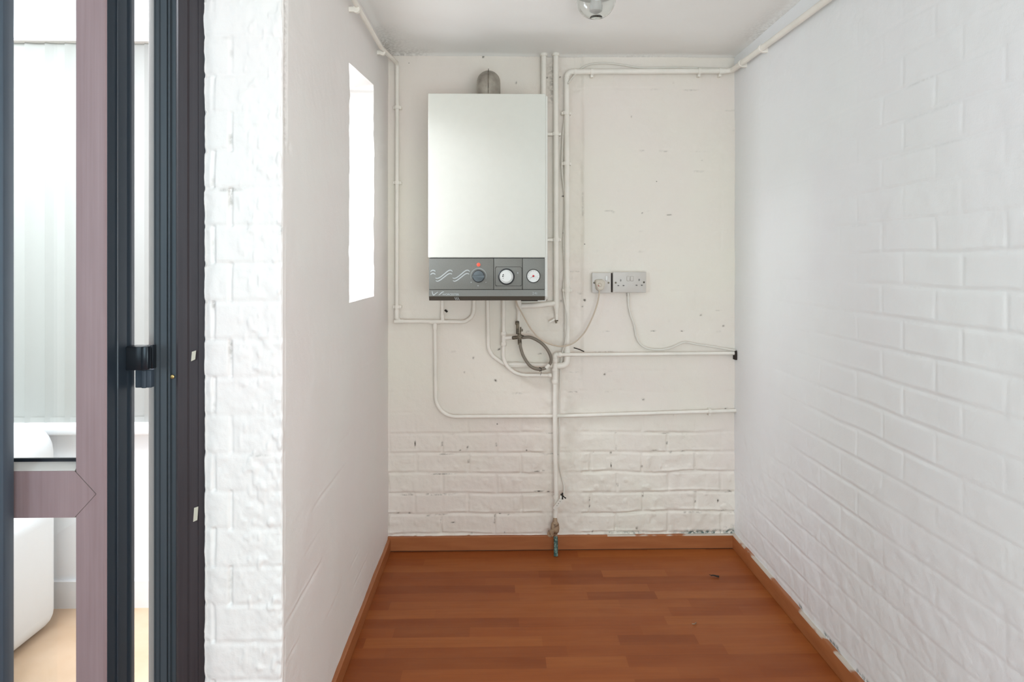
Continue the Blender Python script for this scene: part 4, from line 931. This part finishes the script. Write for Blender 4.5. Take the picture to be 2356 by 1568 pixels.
# plug
PLG = thing('plug', at(1379, 656, YS), 'cream three pin plug pushed into the single socket', 'plug')
pc = [(1371, 642.5), (1386, 642), (1391, 646.5), (1391, 655), (1388, 665), (1384, 668), (1374, 668), (1370.5, 664), (1368, 650), (1367.5, 645)]
bm_ = bmesh.new()
lo = [bm_.verts.new((at(px, py, YS).x, YS - 0.0005, at(px, py, YS).z)) for px, py in pc]
cx = sum(v.co.x for v in lo) / 10; czz = sum(v.co.z for v in lo) / 10
hi = [bm_.verts.new((cx + (v.co.x - cx) * 0.9, YS - 0.030, czz + (v.co.z - czz) * 0.9)) for v in lo]
bm_.faces.new(lo); bm_.faces.new(list(reversed(hi)))
for i in range(10): bm_.faces.new((lo[i], lo[(i + 1) % 10], hi[(i + 1) % 10], hi[i]))
bmesh.ops.bevel(bm_, geom=[e for e in bm_.edges if all(v in hi for v in e.verts)], offset=0.004, segments=3, affect='EDGES')
m = MB(); m.frombm(bm_, True); m.build('body', 'plug_plastic', PLG)
p = at(1380, 655, YS - 0.03)
MB().lathe([(0.0095, 0), (0.0085, 0.002), (0.006, 0.001), (0.0055, 0.003)], (p.x, YS - 0.0295, p.z), 'y', 24).build('centre_boss', 'plug_plastic', PLG)
p = at(1377, 657, YS - 0.03)
MB().box((p.x - .002, YS - 0.0325, p.z - .0015), (p.x + .003, YS - .029, p.z + .0015)).build('fuse_marker', 'needle_red', PLG)
# flex from boiler to plug
yfl = 2.80
fp = spline([at(1185, 681, 2.78), at(1190, 700, 2.775), at(1203, 724, 2.775), at(1222, 757, 2.775), at(1245, 781, 2.78), at(1272, 793, 2.79), at(1297, 796, 2.80), at(1322, 787, 2.812), at(1345, 764, 2.815), at(1362, 732, 2.815), at(1373, 703, 2.82), at(1378, 680, 2.825), at(1379, 667, 2.825)], 8)
tag(MB().tube(fp, 0.0030, 10).build('flex_cord', 'flex_cream'), 'cream power flex hanging in a loop from the boiler to the plug', 'cord')
cp_ = spline([at(1445, 673, 2.863), at(1446, 700, 2.862), at(1450, 722, 2.862), at(1459, 748, 2.863), at(1464, 775, 2.863), at(1474, 792, 2.863), at(1490, 801, 2.862), at(1520, 804, 2.862), at(1548, 798, 2.862), at(1574, 787, 2.862), at(1600, 791, 2.862), at(1640, 797, 2.864), at(1692, 806, 2.86)], 8)
cb = tag(MB().tube(cp_, 0.0045, 10).build('cable', 'cable_white'), 'white cable dropping from the double socket and wandering right above the pipe', 'cable')
MB().tube([at(1445, 672, 2.868), at(1445, 681, 2.866)], 0.0052, 10).build('grommet', 'dirt_black', cb)
cp2 = spline([at(1307, 192, 2.835), at(1316, 180, 2.85), at(1334, 160, 2.866), at(1358, 148, 2.864), at(1392, 145, 2.864), at(1430, 149, 2.864), at(1480, 156, 2.864), at(1560, 155, 2.864), at(1655, 158, 2.864)], 8)
tag(MB().tube(cp2, 0.0038, 10).build('cable', 'cable_white'), 'thin white cable arching over the pipe just below the ceiling', 'cable')
cp3 = spline([at(1303, 262, 2.862), at(1297, 290, 2.861), at(1294, 340, 2.862), at(1293, 385, 2.86), at(1296, 420, 2.862), at(1299, 450, 2.861), at(1299, 500, 2.862), at(1297, 560, 2.861), at(1299, 620, 2.862), at(1297, 655, 2.862), at(1297, 680, 2.855), at(1302, 710, 2.848), at(1305, 730, 2.842), at(1304, 765, 2.842), at(1300, 790, 2.842), at(1295, 806, 2.850), at(1291, 830, 2.862), at(1289, 870, 2.862), at(1287, 930, 2.862), at(1287, 1000, 2.861), at(1286, 1060, 2.861), at(1292, 1095, 2.864), at(1298, 1120, 2.86), at(1297, 1136, 2.855)], 6)
tag(MB().tube(cp3, 0.0036, 10).build('cable', 'cable_white'), 'long thin white cable running down beside the pipes to the earth clamp', 'cable')
# earth clamp with label tag
EC = thing('earth_clamp', at(1290, 1143, 2.83), 'white earth bonding clamp and tag on the cold main above the stop valve', 'clamp')
m = MB().tube([at(1279, 1146, 2.838), at(1279, 1140, 2.838)], 0.0122, 16).box(at(1288, 1147, 2.838), at(1300, 1141, 2.826), 0.001); m.build('clamp_band', 'paint_pipe', EC)
MB().tube([at(1290, 1136, 2.83), at(1302, 1146, 2.826)], 0.0028, 8).tube([at(1294, 1133, 2.83), at(1294, 1148, 2.826)], 0.0035, 8).build('clamp_screw', 'dirt_black', EC)
a = at(1292, 1148, 2.815); b = at(1275, 1171, 2.815); d = (b - a).normalized(); n = Vector((-d.z, 0, d.x)) * 0.0085
pts = [a + n * 0.6, a + d * 0.004 + n, b - d * 0.006 + n, b + n * 0.35, b - n * 0.35, b - d * 0.006 - n, a + d * 0.004 - n, a - n * 0.6]
MB().prism([(q.x, q.z) for q in pts], 'y', 2.8145, 2.8158).build('label_tag', 'cable_white', EC, 'white plastic tag')
m = MB()
for t_ in (0.42, 0.62, 0.2):
    q = a.lerp(b, t_); m.lathe([(0.0017, 0), (0.0015, 0.0006)], (q.x, 2.8144, q.z), 'y', 8)
m.build('tag_hole', 'aged_brass', EC)
# loose black offcut on the pipe, debris
tag(MB().tube([at(1320, 799.5, 2.86), at(1332, 803, 2.858), at(1344, 808.5, 2.852)], 0.0022, 8).build('cable_offcut', 'dirt_black'), 'short black cable end poking out above the mid height pipe', 'cable')
p = onZ(1645, 1325, 0.003)
tag(MB().tube(spline([p + Vector((-0.016, 0.004, 0.002)), p + Vector((-0.006, 0, 0.004)), p + Vector((0.004, -0.004, 0.003)), p + Vector((0.014, -0.006, 0.0015))], 5), [0.0018, 0.0042], 8, sx=0.6).tube([p + Vector((-0.012, 0.004, 0.002)), p + Vector((-0.02, 0.009, 0.003))], 0.001, 6).build('dead_leaf', 'dirt_black'), 'curled dark dead leaf on the floor near the right corner', 'leaf')
p = onZ(1597, 1434, 0.002)
tag(MB().tube(spline([p + Vector((-0.007, 0.0, 0)), p + Vector((0, -0.003, 0.001)), p + Vector((0.008, 0.003, 0.002))], 4), 0.0018, 8).build('debris_crumb', 'old_brass_paint'), 'tiny brown crumb on the laminate floor nearer the camera than the leaf', 'debris')
# small screws and plugs left in the back wall
for i, (px, py, r) in enumerate(((1026, 715, 0.0045), (1170, 868 - 38, 0.0), )):
    if r: tag(MB().tube([at(px - 2, py - 2, YB - 0.006), at(px + 3, py + 2, YB - 0.010)], r, 8).build('wall_plug', 'dirt_black'), 'dark stub in the wall beneath the boiler beside its left tail', 'wall plug')
# ------------------------------------------------------------------ ceiling light (clear glass well glass)
lc = at(1371, 40, 2.2)
CL = thing('ceiling_light', (lc.x, 2.2, ZC), 'clear glass dome light on the ceiling at the top of the picture', 'light')
prof = []
R0 = 0.068; hgt = ZC - 0.012 - lc.z
for k in range(13):
    a = math.pi / 2 * k / 12; prof.append((R0 * math.cos(a) ** 0.8 if k < 12 else 0.002, 0.014 + hgt * math.sin(a)))
inn = [(max(0.001, r - 0.0025), h - 0.0025 * (h - 0.014) / hgt) for r, h in reversed(prof)]
m = MB(); m.lathe([(r, h) for r, h in prof] + inn, (lc.x, 2.2, ZC), Vector((0, 0, -1)), 40); m.f.pop(); m.f.pop(); m.sm.pop(); m.sm.pop()
m.build('glass_dome', 'clear_glass', CL)
MB().lathe([(0.018, 0), (0.020, 0.003), (0.016, 0.006), (0.008, 0.008)], (lc.x + 0.001, 2.2, lc.z + 0.0045), Vector((0, 0, -1)), 24).build('glass_foot', 'clear_glass', CL)
MB().lathe([(0.074, 0), (0.075, 0.012), (0.066, 0.016)], (lc.x, 2.2, ZC + 0.001), Vector((0, 0, -1)), 40).build('ceiling_rose', 'white_plastic', CL)
MB().lathe([(0.012, 0.012), (0.016, 0.03), (0.022, 0.05), (0.020, 0.066), (0.004, 0.075)], (lc.x, 2.2, ZC), Vector((0, 0, -1)), 24).build('bulb', 'white_plastic', CL)
